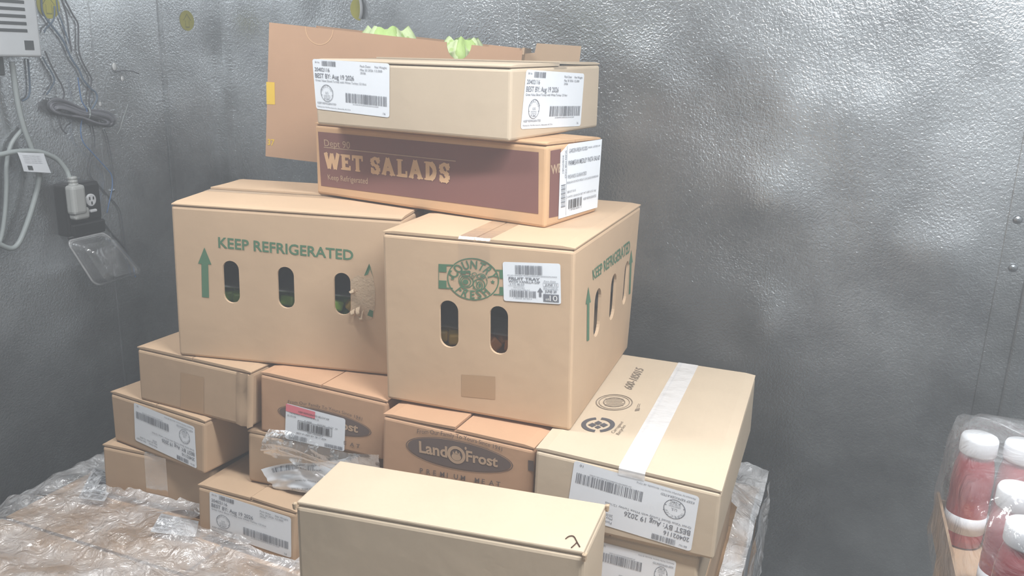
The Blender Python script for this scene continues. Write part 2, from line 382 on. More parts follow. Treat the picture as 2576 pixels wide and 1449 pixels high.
class Carton:
    """a warped rectangular carton: local metres -> trilinear map of its eight corners"""
    def __init__(s, key, name, label, cat='box', corners=None, dims=None, base=None, rz=None, group=None):
        if corners is None:
            x, y, a, w, d, z0, h = FIT[key]; s.w, s.d, s.h = w, d, h
            ex = np.array([math.cos(a), math.sin(a), 0]); ey = np.array([-math.sin(a), math.cos(a), 0]); o = np.array([x, y, z0]); up = np.array([0, 0, 1.])
            loc = dict(FLb=-ex*w/2, FRb=ex*w/2, BRb=ex*w/2+ey*d, BLb=-ex*w/2+ey*d)
            C = {}
            for k, v in loc.items(): C[k] = wall_frame(o+v); C[k[:2]+'t'] = wall_frame(o+v+up*h)
            for k, px in OBS.get(key, {}).items():     # cardboard is soft: pull each seen corner sideways to where it shows
                e = np.array(px)-to_px(C[k]); z = (C[k]-CAM)@CF
                dv = (CR*e[0]-CU*e[1])*z/F_PX
                if k.endswith('b'): dv[2] = max(-.001, min(.001, dv[2]))
                elif key not in ('T', 'H'): dv[2] = max(-.008, min(.003 if key == 'R' else .0005, dv[2]))     # no corner rises into the carton above
                C[k] = C[k]+dv
            base = (C['FLb']+C['FRb']+C['BRb']+C['BLb'])/4; rz = a+YAW
        else:
            C = corners; s.w, s.d, s.h = dims
        s.C = np.array([C[k] for k in ORDER])
        s.o = thing(name, label, cat, base, rz, group)
        s.M = inv(s.o)
    def P(s, x, y, z):
        u, v, w = x/s.w, y/s.d, z/s.h
        c = s.C
        lo = (c[0]*(1-u)+c[1]*u)*(1-v)+(c[3]*(1-u)+c[2]*u)*v
        hi = (c[4]*(1-u)+c[5]*u)*(1-v)+(c[7]*(1-u)+c[6]*u)*v
        return lo*(1-w)+hi*w
    def part(s, name, vf, mat, parent=None, smooth=False):
        V, Fc = vf
        me = bpy.data.meshes.new(name); L = [tuple(s.M @ Vector(s.P(*v))) for v in V]
        me.from_pydata(L, [], Fc); me.validate(); me.update()
        return link(name, me, mat, parent or s.o, smooth)
    # face coordinates: u, v in 0..1, n metres outward
    def fc(s, face, u, v, n):
        if face == 'front': return (u*s.w, -n, v*s.h)
        if face == 'right': return (s.w+n, u*s.d, v*s.h)
        if face == 'top': return (u*s.w, v*s.d, s.h+n)
        if face == 'left': return (-n, (1-u)*s.d, v*s.h)
    def size(s, face): return {'front': (s.w, s.h), 'right': (s.d, s.h), 'top': (s.w, s.d), 'left': (s.d, s.h)}[face]
    def homog(s, face):
        uv = [(0,0),(1,0),(1,1),(0,1)]
        px = [to_px(s.P(*s.fc(face, u, v, 0))) for u, v in uv]
        A = []
        for (x, y), (u, v) in zip(px, uv):
            A.append([x,y,1,0,0,0,-u*x,-u*y]); A.append([0,0,0,x,y,1,-v*x,-v*y])
        h = np.linalg.solve(np.array(A), np.array([c for q in uv for c in q])); return np.append(h, 1).reshape(3, 3)
    def uv(s, face, *pts):
        H = s.homog(face); out = []
        for p in pts:
            q = H@np.array([p[0], p[1], 1]); out.append((q[0]/q[2], q[1]/q[2]))
        return out
    def prin(s, name, face, vf, mat, n=.0006, parent=None, fr=None, layered=False):
        """flat print on a face; fr maps print coordinates (0..1 boxes) to face uv"""
        V, Fc = vf
        fr = fr or (lambda a, b: (a, b))
        par = list(range(len(V)))                      # each separate stroke a hair above the one before
        def root(i):
            while par[i] != i: par[i] = par[par[i]]; i = par[i]
            return i
        for f in Fc:
            a = root(f[0])
            for i in f[1:]: par[root(i)] = a
        order = {}
        lay = [order.setdefault(root(i), len(order)) for i in range(len(V))] if layered else [0]*len(V)
        L = [s.fc(face, *fr(*v), n+2e-5*(k % 14)) for v, k in zip(V, lay)]
        return s.part(name, (L, Fc), mat, parent)
    def quad(s, face, pts):
        """frame from four picture points TL TR BR BL on a face: print x 0..1 left-right, y 0..1 bottom-top"""
        tl, tr, br, bl = [np.array(p) for p in s.uv(face, *pts)]
        return lambda a, b: tuple((bl*(1-a)+br*a)*(1-b)+(tl*(1-a)+tr*a)*b)
    def shell(s, mat, r=.004, top='y', seam=.5, lift=(0, 0), holes=None, cover=.004):
        """body with folded edges and two closing flaps on top; top = direction the seam runs"""
        w, d, h = s.w, s.d, s.h
        V, Fc = bevelled((0, 0, 0), (w, d, h-cover-.0015), r, 3, 7)
        if holes: V, Fc = hollow(V, Fc, w, d, h-cover-.0015, holes)
        body = s.part('body', (V, Fc), mat, smooth=False)
        for p in body.data.polygons: p.use_smooth = False
        g = .0014
        if top is None: return body
        z0, z1 = h-cover, h
        spans = [(0, seam-g/(w if top == 'y' else d)), (seam+g/(w if top == 'y' else d), 1)]
        for i, (a, b) in enumerate(spans):
            lf = lift[i]
            n = 8; V2, F2 = [], []
            for k in range(n+1):                       # gently bowed flap
                q = a+(b-a)*k/n; t = k/n if i == 0 else 1-k/n
                zz = lf*t*t
                edge = .0012
                if top == 'y': x = q*w; pts = [(x, edge, z0+zz), (x, d-edge, z0+zz), (x, d-edge, z1+zz), (x, edge, z1+zz)]
                else: y = q*d; pts = [(w-edge, y, z0+zz), (edge, y, z0+zz), (edge, y, z1+zz), (w-edge, y, z1+zz)]
                # folded outer edge is rounded down to the body
                if (i == 0 and k == 0) or (i == 1 and k == n):
                    pts = [pts[0], pts[1], (pts[2][0], pts[2][1], z1-.002), (pts[3][0], pts[3][1], z1-.002)]
                V2 += pts
            for k in range(n):
                for j in range(4): F2.append((4*k+j, 4*k+(j+1) % 4, 4*k+4+(j+1) % 4, 4*k+4+j))
            F2 += [(3, 2, 1, 0), tuple(4*n+j for j in range(4))]
            # join the fold to the body wall
            s.part('flap', (V2, F2), mat)
        # inner minor flap edge under the closing flaps
        lo = (.004, .002, h-cover-.0015); hi = (w-.004, d-.002, h-cover-.0003)
        s.part('inner_flap', box_vf(lo, hi), mat)
        return body

def hollow(V, Fc, w, d, h, holes):
    """cut a cavity and stadium-shaped hand holes with exact booleans"""
    def tmp(V, Fc):
        me = bpy.data.meshes.new('tmp'); me.from_pydata([tuple(map(float, v)) for v in V], [], Fc); me.update()
        bm = bmesh.new(); bm.from_mesh(me); bmesh.ops.recalc_face_normals(bm, faces=bm.faces); bm.to_mesh(me); bm.free()
        o = bpy.data.objects.new('tmp', me); COL.objects.link(o); return o
    ob = tmp(V, Fc); cut = [tmp(*box_vf((.005, .005, .005), (w-.005, d-.005, h-.004)))]
    for face, u0, u1, v0, v1, off in holes:
        S = (w if face == 'front' else d); P = []
        r = (u1-u0)*S/2; cx = (u0+u1)/2*S; zb, zt = v0*s_h(h)+r, v1*s_h(h)-r
        for k in range(13): a = math.pi*k/12; P.append((cx+r*math.cos(a), zt+r*math.sin(a)))
        for k in range(13): a = math.pi+math.pi*k/12; P.append((cx+r*math.cos(a), zb+r*math.sin(a)))
        n = len(P); L = []
        for e in (-.01, .012):
            for (a, z) in P: L.append((a, e, z) if face == 'front' else (w-e, a, z))
        FF = [tuple(range(n)), tuple(range(2*n-1, n-1, -1))]+[(k, (k+1) % n, n+(k+1) % n, n+k) for k in range(n)]
        cut.append(tmp(L, FF))
    for c in cut:
        md = ob.modifiers.new('b', 'BOOLEAN'); md.operation = 'DIFFERENCE'; md.solver = 'EXACT'; md.object = c
    bpy.context.view_layer.update()
    dg = bpy.context.evaluated_depsgraph_get(); me = bpy.data.meshes.new_from_object(ob.evaluated_get(dg))
    bm = bmesh.new(); bm.from_mesh(me); bmesh.ops.triangulate(bm, faces=bm.faces)
    V = [tuple(v.co) for v in bm.verts]; bm.verts.index_update(); Fc = [tuple(v.index for v in f.verts) for f in bm.faces]; bm.free()
    for o in [ob]+cut: bpy.data.objects.remove(o)
    return V, Fc
def s_h(h): return h+.0055

def turkey_label(c, face, fr, seed=1, flip=False, part_name='shipping_label'):
    """white address label: dates, inspection seal and bar codes"""
    g = (lambda a, b: fr(1-a, 1-b)) if flip else fr
    lab = c.prin(part_name, face, rrect2(0, 0, 1, 1, .03, .05), 'label', .0006, fr=fr)
    lab['label'] = 'white shipping label' + (', upside down' if flip else '')
    P = lambda s, x, y, w, h, b=0: place(text2d(s, b), x, y, w, h)
    txt = join(P('Blk No', .035, .925, .06, .035), P('20402116', .025, .765, .20, .075, .01), P('BEST BY: Aug 19 2026', .025, .635, .52, .09, .01),
        P('Great Value Sliced Turkey with White Turkey 12/16oz', .025, .565, .68, .042), P('Pack Date:', .63, .90, .135, .042), P('Net Weight:', .815, .90, .155, .042),
        P('May 20 2026', .63, .83, .165, .042), P('12.000', .815, .83, .095, .042), P('20:06', .63, .77, .07, .042),
        P('KEEP REFRIGERATED', .03, .115, .26, .04), P('Marketed by: Wal-Mart Stores Inc., Bentonville, AR 72716', .025, .045, .46, .028), P('16', .92, .04, .03, .045), P('(01)00078742084220(3201)012000', .52, .165, .34, .022))
    c.prin('printed_text', face, txt, 'label_ink', .001, lab, g)
    c.prin('barcode', face, bars2(.125, .875, .31, .975, 26, seed), 'label_ink', .001, lab, g)
    c.prin('barcode', face, bars2(.425, .2, .965, .385, 52, seed+5), 'label_ink', .001, lab, g)
    seal = join(ring2(.17, .34, .085, .17, .006, ty=.01), arc_text('INSPECTED', .17, .34, .058, .115, 90, 150, .035, wscale=.65), P('U.S.', .15, .325, .045, .045), P('DEPARTMENT', .125, .285, .09, .02), P('OF AGRICULTURE', .125, .255, .09, .02), P('P-26C', .13, .205, .08, .04, .01), star2(.1, .3, .007, .014), star2(.24, .3, .007, .014))
    c.prin('inspection_seal', face, seal, 'label_ink', .001, lab, g)
    return lab

# ------------------------------------------------------------------ the room
X0, X1, Y0, Y1 = ROOM
def slab(name, lo, hi, mat):
    o = mesh(name, *box_vf(lo, hi), mat); o['kind'] = 'structure'; return o
slab('floor', (X0-.1, Y0-.1, -.1), (X1+.1, Y1+.1, 0), 'floor_paint')
slab('ceiling', (X0-.1, Y0-.1, CEIL), (X1+.1, Y1+.1, CEIL+.1), 'ceiling_metal')
slab('wall_left', (X0-.1, Y0-.1, 0), (X0, Y1+.1, CEIL), 'wall_metal')
GLINT_BULGES = [((1930, 510), .095, .08, .0115), ((1925, 830), .075, .10, .013), ((1800, 915), .11, .065, .011), ((2370, 645), .10, .075, .010), ((1660, 200), .07, .12, .006)]   # bulges added to the thin sheet to make bright reflected patches
def back_wall():
    nx, nz = 150, 120; V, Fc = [], []; D = [(on_y(px, py, Y1), a, b, h) for (px, py), a, b, h in GLINT_BULGES]
    for i in range(nx+1):
        for j in range(nz+1):
            x = X0+(X1-X0)*i/nx; z = CEIL*j/nz; y = Y1-sum(h*math.exp(-((x-p[0])/a)**2-((z-p[2])/b)**2) for p, a, b, h in D); V.append((x, y, z))
    Fc = [(i*(nz+1)+j, (i+1)*(nz+1)+j, (i+1)*(nz+1)+j+1, i*(nz+1)+j+1) for i in range(nx) for j in range(nz)]
    n = len(V); V += [(X0, Y1+.1, 0), (X1, Y1+.1, 0), (X1, Y1+.1, CEIL), (X0, Y1+.1, CEIL)]; Fc.append((n, n+3, n+2, n+1))
    o = mesh('wall_back', V, Fc, 'wall_metal', None, True); o['kind'] = 'structure'
back_wall()
slab('wall_right', (X1, Y0-.1, 0), (X1+.1, Y1+.1, CEIL), 'wall_paint')
slab('wall_front', (X0, Y0-.1, 0), (X1, Y0, CEIL), 'wall_paint')
def vstrip(name, wall, px, py, wid, th, mat, z0=0, z1=CEIL, prof=None):
    """vertical panel joint standing on a wall through one picture point"""
    if wall == 'left':
        p = on_x(px, py, X0); lo, hi = (X0, p[1]-wid/2, z0), (X0+th, p[1]+wid/2, z1)
    else:
        p = on_y(px, py, Y1); lo, hi = (p[0]-wid/2, Y1-th, z0), (p[0]+wid/2, Y1, z1)
    o = mesh(name, *bevelled(lo, hi, th*.4, 2), mat); o['kind'] = 'structure'; return o, p
vstrip('trim_1', 'left', 417, 240, .016, .004, 'trim_metal')
vstrip('trim_2', 'left', 233, 120, .005, .002, 'trim_metal')
vstrip('trim_3', 'back', 1282, 60, .055, .003, 'trim_metal')
t4, p4 = vstrip('trim_4', 'back', 2540, 720, .062, .004, 'trim_metal')
vstrip('trim_5', 'back', 2590, 720, .03, .012, 'trim_metal')
t6 = slab('trim_6', (X0, Y1-.035, 0), (X0+.035, Y1, CEIL), 'trim_metal')
for (px, py) in ((2560, 552), (2548, 673)):
    q = on_y(px, py, Y1-.004)
    o = mesh('bolt', *lathe_vf([(0.0105, 0), (.0105, .003), (.008, .006), (.003, .0075)], 14), 'bolt_metal', t4, world=False)
    o.location = q; o.rotation_euler = (math.pi/2, 0, 0)
for i, (lx, ly, ll, lwt) in enumerate(LIGHTS):
    t = thing('ceiling_light', ['long white strip light on the ceiling in front of the pile', 'long white strip light on the ceiling behind the camera, added to light the front wall', 'shorter white strip light on the ceiling near the left wall'][i], 'ceiling light', (lx, ly, CEIL))
    mesh('housing', *bevelled((-ll/2, -.06, -.05), (ll/2, .06, 0), .008), 'lamp_housing', t, world=False)
    mesh('diffuser', *bevelled((-ll/2+.02, -.05, -.085), (ll/2-.02, .05, -.05), .015), 'lamp_diffuser', t, world=False)
    for sx in (-1, 1): mesh('end_cap', *bevelled((sx*ll/2-.02, -.056, -.088), (sx*ll/2+.02, .056, -.005), .008), 'lamp_housing', t, world=False)
    ld = bpy.data.lights.new('tube_light', 'AREA'); ld.shape = 'RECTANGLE'; ld.size = ll-.1; ld.size_y = .09; ld.energy = lwt; ld.color = (.96, .985, 1.0)
    lo = bpy.data.objects.new('tube_light', ld); COL.objects.link(lo); lo.parent = t; lo.location = (0, 0, -.09)

# ------------------------------------------------------------------ pallet load under the pile
PT = CAMH-.8531                       # top of the wrapped load
PX0, PX1, PY0, PY1 = -1.40, -.105, .58, 1.70
t = thing('wooden_pallet', 'wooden pallet on the floor under the wrapped cases', 'pallet', ((PX0+PX1)/2, (PY0+PY1)/2, 0))
for k in range(7):
    y = PY0+(PY1-PY0-.1)*k/6
    mesh('deck_board', *box_vf((PX0, y, .1), (PX1, y+.1, .122)), 'wood', t)
for k in range(3):
    x = PX0+(PX1-PX0-.08)*k/2
    mesh('stringer', *box_vf((x, PY0, 0), (x+.08, PY1, .1)), 'wood', t)
NL = 3; ch = (PT-.012-.122)/NL; cw, cd = (PX1-PX0)/3, (PY1-PY0)/3
vf_case = join(bevelled((-cw/2+.003, -cd/2+.003, 0), (cw/2-.003, cd/2-.003, ch-.005), .004, 2))
me_case = bpy.data.meshes.new('body'); me_case.from_pydata([tuple(map(float, v)) for v in vf_case[0]], [], vf_case[1]); me_case.materials.append(MATS['kraft_orange'])
fl = [bpy.data.meshes.new('flap') for _ in range(2)]
for k, (a, b) in enumerate(((-cd/2+.004, -.001), (.001, cd/2-.004))):
    V, Fc = box_vf((-cw/2+.004, a, ch-.005), (cw/2-.004, b, ch-.0005)); fl[k].from_pydata(V, [], Fc); fl[k].materials.append(MATS['kraft_orange'])
side = ['front', 'middle', 'back']; lr = ['left', 'centre', 'right']; lv = ['bottom', 'second', 'top']
for l in range(NL):
    for i in range(3):
        for j in range(3):
            if l < NL-1 and i == 1 and j == 1: continue
            t = thing('wrapped_case', 'brown case under stretch film, %s layer of the pallet, %s %s' % (lv[l], side[j], lr[i]), 'box', (PX0+cw*(i+.5), PY0+cd*(j+.5), .122+l*ch), 0, 'cases wrapped on the pallet')
            link('body', me_case, None, t)
            if l == NL-1:
                for k in range(2): link('flap', fl[k], None, t)

# ------------------------------------------------------------------ the pile of cartons
def arrow2(x, y0, y1, hw, sw, hh):
    return [(x-sw, y0), (x+sw, y0), (x+sw, y1-hh), (x+hw, y1-hh), (x, y1), (x-hw, y1-hh), (x-sw, y1-hh)], [(0, 1, 2, 6), (2, 3, 4), (2, 4, 6), (4, 5, 6)]
def tape_strip(c, mat, top='y', seam=.5, wid=.05, over=.05, n=.0012, faces=('front',), name='tape'):
    """sealing tape along the top seam, folded down over the ends"""
    w, d, h = c.w, c.d, c.h; V = []
    if top == 'y':
        x0, x1 = seam*w-wid/2, seam*w+wid/2
        line = [(-n, h-over), (-n, h-.002), (.002, h+n), (d-.002, h+n), (d+n, h-.002), (d+n, h-over)]
        V = [p for (y, z) in line for p in ((x0, y, z), (x1, y, z))]
    else:
        y0, y1 = seam*d-wid/2, seam*d+wid/2
        line = [(-n, h-over), (-n, h-.002), (.002, h+n), (w-.002, h+n), (w+n, h-.002), (w+n, h-over)]
        V = [p for (x, z) in line for p in ((x, y0, z), (x, y1, z))]
    Fc = [(2*k, 2*k+2, 2*k+3, 2*k+1) for k in range(5)]
    return c.part(name, (V, Fc), mat)

# upper fruit carton at left: long side with three hand holes
K = Carton('K', 'fruit_carton', 'large brown carton printed KEEP REFRIGERATED, its long side with three oval holes facing front', group='fruit cartons')
def hole(c, face, x0, x1, y0, y1):
    xm, ym = (x0+x1)/2, (y0+y1)/2
    (u0, _), (u1, _), (_, v0), (_, v1) = c.uv(face, (x0, ym), (x1, ym), (xm, y1), (xm, y0)); return (face, u0, u1, v0, v1, 0)
K.shell('kraft', .005, 'x', .5, (0, .004), holes=[hole(K, 'front', 561, 602, 655, 761), hole(K, 'front', 698, 740, 670, 774), hole(K, 'front', 840, 882, 685, 791)])
tape_strip(K, 'tape_clear', 'x')
q = K.quad('front', ((549, 595), (889, 628), (889, 653), (550, 621)))
K.prin('printed_text', 'front', place(text2d('KEEP REFRIGERATED', .018), 0, 0, 1, 1), 'ink_green', fr=q)
q = K.quad('front', ((498, 620), (531, 622), (535, 748), (500, 745)))
K.prin('printed_arrow', 'front', arrow2(.5, 0, 1, .5, .25, .33), 'ink_green', fr=q)
q = K.quad('front', ((913, 660), (945, 663), (944, 800), (913, 797)))
K.prin('printed_arrow', 'front', join(poly2([(.12, .78), (.55, .92), (.86, .74), (.5, 1.0)]), poly2([(.1, .77), (.5, 1), (.62, .93), (.4, .8)]), poly2([(.36, .05), (.8, .02), (.84, .14), (.55, .16)])), 'ink_green', fr=q)
pat = []
for (x, y) in ((884, 702), (900, 690), (922, 700), (938, 692), (944, 730), (943, 772), (936, 800), (912, 806), (899, 796), (886, 778)): pat.append(K.uv('front', (x, y))[0])
K.prin('torn_patch', 'front', poly2(pat), 'torn_paper', .0003)
for (x, y, dx, dy, sc) in ((884, 728, 12, 6, .008), (887, 778, 10, 10, .010), (901, 770, 9, 20, .012), (909, 782, 8, 22, .012)):   # curled shreds of the top paper layer
    V = []; n = 6
    for k in range(n+1):
        t = k/n; (u, v), = K.uv('front', (x+dx*t, y+dy*t)); wv = .006*(1-.5*t)
        for sgn in (-1, 1): V.append((u*K.w+sgn*wv*.7, -.001-sc*math.sin(math.pi*t*.75)-.002*sgn*t, v*K.h+sgn*wv*.5))
    K.part('paper_shred', (V, [(2*k, 2*k+1, 2*k+3, 2*k+2) for k in range(n)]), 'torn_paper')

# front fruit carton: short end with the round emblem
C = Carton('C', 'fruit_carton', 'large brown carton with round COUNTRY FRESH emblem and two oval holes on its short end', group='fruit cartons')
C.shell('kraft', .005, 'y', .5, (0, 0), holes=[hole(C, 'front', 1104, 1151, 755, 873), hole(C, 'front', 1229, 1276, 769, 890),
    hole(C, 'right', 1496, 1511.5, 742, 856), hole(C, 'right', 1536.5, 1549, 704, 811), hole(C, 'right', 1569.5, 1578, 672, 771)])
tape_strip(C, 'tape_clear', 'y', over=.06)
q = C.quad('front', ((1123.5, 645), (1254, 651), (1254, 758), (1123.5, 750)))
ol = join(ring2(.5, .5, .5, .5, .022, ty=.026), arc_text('COUNTRY', .5, .47, .31, .28, 90, 165, .19, .02, wscale=.72), arc_text('FRESH', .5, .5, .46, .455, -90, 105, .19, .02, top=False, wscale=.72), star2(.11, .5, .05, .058), star2(.88, .46, .05, .058))
fruit = join(ring2(.38, .44, .14, .15, .02), ring2(.37, .43, .1, .11, .02), disc2(.36, .43, .055, .06), ring2(.62, .38, .12, .14, .02), ring2(.63, .36, .065, .1, .02), disc2(.635, .36, .025, .05, 14),
    ring2(.36, .62, .1, .075, .022), disc2(.33, .645, .05, .035, 14), disc2(.42, .67, .04, .03, 14), ring2(.66, .58, .085, .065, .02), disc2(.68, .585, .04, .03, 14), ring2(.53, .62, .05, .045, .015), ring2(.5, .55, .035, .035, .012),
    ring2(.5, .46, .28, .25, .013, a0=150, a1=390), *[rect2(.53+.03*k, .44-.03*k, .545+.03*k, .49-.02*k) for k in range(4)], *[rect2(.5+.012*k, .27, .507+.012*k, .31+.01*k) for k in range(4)])
C.prin('printed_emblem', 'front', join(ol, fruit), 'ink_green', fr=q, layered=True)
q2 = C.quad('front', ((1102, 663), (1123, 664), (1123, 725), (1102, 724)))
C.prin('emblem_square', 'front', rect2(0, .68, .95, 1), 'ink_green', fr=q2); C.prin('emblem_square', 'front', rect2(0, 0, .95, .33), 'ink_green', fr=q2)
C.prin('emblem_line', 'front', join(rect2(0, .33, .06, .68), rect2(.95, .94, 1.7, 1), rect2(.95, 0, 1.7, .05)), 'ink_green', fr=q2)
q2 = C.quad('front', ((1246, 677), (1266, 678), (1266, 742), (1246, 741)))
C.prin('emblem_square', 'front', rect2(.45, .66, 1, 1), 'ink_green', fr=q2); C.prin('emblem_square', 'front', rect2(.45, 0, 1, .33), 'ink_green', fr=q2); C.prin('emblem_line', 'front', rect2(0, .95, .45, 1), 'ink_green', fr=q2); C.prin('emblem_line', 'front', rect2(-.3, 0, .45, .05), 'ink_green', fr=q2)
q = C.quad('front', ((1263, 657.5), (1409.5, 662.5), (1411.5, 764), (1266, 755)))
lab = C.prin('product_label', 'front', rrect2(0, 0, 1, 1, .04, .055), 'label', .0009, fr=q); lab['label'] = 'white FRUIT TRAY label'
P_ = lambda s, x, y, w, h, b=0: place(text2d(s, b), x, y, w, h)
C.prin('barcode', 'front', bars2(.22, .7, .69, .93, 34, 3), 'label_ink', .0014, lab, q)
C.prin('barcode', 'front', bars2(.115, .12, .57, .29, 26, 4), 'label_ink', .0014, lab, q)
C.prin('printed_text', 'front', join(P_('(01)00194346251920(15)260620(10)0300DRLI2603', .08, .655, .86, .03), P_('FRUIT TRAY', .1, .56, .55, .065, .03), P_('WITH VANILLA DIP', .1, .485, .55, .06, .015), P_('6 CT/ 48 OZ', .12, .43, .26, .04, .01),
    P_('Product of USA, COSTA RICA', .09, .39, .28, .03), P_('MEXICO, GUATEMALA', .18, .345, .2, .03), P_('Country Fresh Dallas LLC', .14, .3, .33, .03), P_('1 94346 25192 0', .18, .075, .32, .03), P_('Pack Date', .72, .54, .2, .035), P_('JUNE 11', .735, .445, .2, .05, .012), P_('Best if used by', .71, .375, .24, .03), P_('JUNE 20', .73, .275, .2, .065, .02)), 'label_ink', .0014, lab, q)
C.prin('frame_lines', 'front', join(rect2(.7, .42, .96, .428), rect2(.7, .51, .96, .518), rect2(.7, .42, .703, .518), rect2(.957, .42, .96, .518), rect2(.7, .35, .96, .357)), 'label_ink', .0014, lab, q)
C.prin('printed_arrow', 'front', arrow2(.648, .16, .39, .05, .02, .11), 'label_ink', .0014, lab, q)
C.prin('date_patch', 'front', rect2(.7, .045, .965, .235), 'label_ink', .0013, lab, q)
for vf_ in (P_('10', .81, .07, .13, .14), P_('68', .74, .075, .06, .06)): C.prin('printed_number', 'front', vf_, 'white_print', .0018, lab, q)
q = C.quad('front', ((1159, 941), (1244, 946), (1244, 1004), (1159, 996)))
C.prin('tape_patch', 'front', rect2(0, 0, 1, 1), 'tape_matt', .0004, fr=q)
q = C.quad('right', ((1491, 690), (1585, 611), (1584, 643), (1493, 716)))
C.prin('printed_text', 'right', place(text2d('KEEP REFRIGERATED', .018), 0, 0, 1, 1), 'ink_green', fr=q)
q = C.quad('right', ((1474, 738), (1487, 732), (1486, 868), (1472, 876)))
C.prin('printed_arrow', 'right', arrow2(.5, 0, 1, .5, .22, .3), 'ink_green', fr=q)
q = C.quad('right', ((1583, 641), (1592, 635), (1587, 747), (1578, 754)))
C.prin('printed_arrow', 'right', arrow2(.5, 0, 1, .5, .22, .3), 'ink_green', fr=q)

# fruit trays seen through the holes
def chunk(rnd, s, c):
    V, Fc = bevelled((-s, -s*.8, -s*.7), (s, s*.8, s*.7), s*.3, 2); a = rnd.random()*3
    R = Matrix.Rotation(a, 3, 'Z') @ Matrix.Rotation(rnd.random(), 3, 'X')
    return [tuple(np.array(R @ Vector(v))+np.array(c)) for v in V], Fc
def fruit_tray(c, label, cols):
    w, d = c.w, c.d; base = c.P(w/2, d/2, .0055); t = thing('fruit_tray', label, 'fruit tray', base, c.o.rotation_euler.z, 'fruit trays inside the cartons')
    hw, hd = w/2-.022, d/2-.022; hh = .085; rnd = random.Random(5)
    for nm, z0, z1 in (('tray_base', 0, .028), ('tray_lid', .121, .124)):
        V, Fc = bevelled((-hw, -hd, z0), (hw, hd, z1), .003, 1); mesh(nm, V, Fc, 'clear_plastic' if nm == 'tray_lid' else 'cap_white', t, world=False)
    k = 0
    nx = int(hw*2/.03)
    for i in range(nx):
        for j in range(2):
            x = -hw+.02+(2*hw-.04)*i/(nx-1); y = -hd+.02+.03*j
            for l in range(3):
                mesh('fruit_chunk', *chunk(rnd, .0135, (x+rnd.uniform(-.004, .004), y, .044+.0285*l)), cols[int((i/nx)*len(cols)) % len(cols)], t, world=False)
fruit_tray(K, 'clear tray of green and yellow fruit chunks inside the left KEEP REFRIGERATED carton', ['melon_green', 'melon_green', 'melon_green', 'pineapple_yellow'])
fruit_tray(C, 'clear tray of yellow and orange fruit chunks inside the COUNTRY FRESH carton', ['pineapple_yellow', 'pineapple_yellow', 'melon_orange', 'melon_orange'])

# salad carton
W = Carton('W', 'salad_carton', 'tan carton with a dark maroon band printed WET SALADS')
W.shell('kraft_orange', .005, 'x', .5, (0, .0))
pan = W.uv('front', (800, 331), (1355, 383), (1354, 538), (808, 467))
W.prin('printed_band', 'front', poly2([pan[3], pan[2], pan[1], pan[0]]), 'ink_brown', .0004)
q = W.quad('front', ((816, 384), (1131, 411), (1131, 459), (818, 421)))
V, Fc = slab_text('WET SALADS', 1.0); mx = max(v[0] for v in V); V = [(v[0]/mx, v[1]) for v in V]
W.prin('printed_title', 'front', (V, Fc), 'ink_tan', .0008, fr=q, layered=True)
q = W.quad('front', ((824, 438), (924, 447), (924, 462), (826, 451)))
W.prin('printed_text', 'front', place(text2d('Keep Refrigerated', .004), 0, 0, 1, 1), 'ink_pale', .0008, fr=q)
q = W.quad('front', ((815, 350), (880, 356), (880, 374), (817, 367)))
W.prin('printed_text', 'front', place(text2d('Dept 90'), 0, 0, 1, 1), 'ink_pale', .0008, fr=q)
q = W.quad('front', ((815, 369), (1145, 404), (1145, 406), (815, 371)))
W.prin('printed_line', 'front', rect2(0, 0, 1, 1), 'ink_pale', .0008, fr=q)
pr = W.uv('right', (1385, 380), (1412, 375), (1410, 543), (1381, 549))
W.prin('printed_band', 'right', poly2([pr[3], pr[2], pr[1], pr[0]]), 'ink_brown', .0004)
q = W.quad('right', ((1385, 418), (1412, 412), (1412, 434), (1386, 440)))
W.prin('printed_title', 'right', place(text2d('WE', .03), 0, 0, 1, 1), 'ink_pale', .0007, fr=q)
q = W.quad('right', ((1406, 366), (1513, 350), (1501, 522), (1404, 551)))
lab = W.prin('product_label', 'right', poly2([(0, 0), (1, 0), (1, 1), (.2, 1), (.03, .9)]), 'label', .0012, fr=q); lab['label'] = 'white pasta salad label with a folded corner'
W.prin('printed_text', 'right', join(P_('GARDEN-FRESH FOODS', .22, .88, .42, .055), P_('INGR: LISTED BY', .66, .9, .3, .025), P_('PARMESAN MEDLEY PASTA SALAD', .21, .71, .76, .065, .005), P_('FRESHNESS GUARANTEED', .2, .53, .45, .05), P_('ENSALADA DE PASTA MEDLEY CON QUESO PARMESANO', .18, .46, .78, .03),
    P_('BB/LOT 0515', .2, .33, .2, .03), P_('2 UNITS 5 LB EACH NET WT 4.88 lb (2.21 kg)', .18, .26, .74, .028), P_('KEEP REFRIGERATED', .6, .17, .34, .035), P_('1 07968 86901 3', .26, .07, .3, .025)), 'label_ink', .0018, lab, q)
W.prin('barcode', 'right', bars2(.23, .1, .56, .23, 22, 8), 'ink_dark', .0018, lab, q)
for vf_ in (place(text2d('SCAN FOR COST'), .13, .92, .38, .035, -math.pi/2), place(text2d('INVENTORY'), .07, .86, .25, .035, -math.pi/2)): W.prin('printed_line', 'right', vf_, 'label_ink', .0018, lab, q)
W.prin('barcode', 'right', join(*[rect2(.05, .15+.02*k, .15, .15+.02*k+(.006 if k % 3 else .012)) for k in range(16)]), 'label_ink', .0018, lab, q)
W.prin('printed_line', 'right', rect2(.17, .02, .174, .98), 'label_ink', .0018, lab, q)

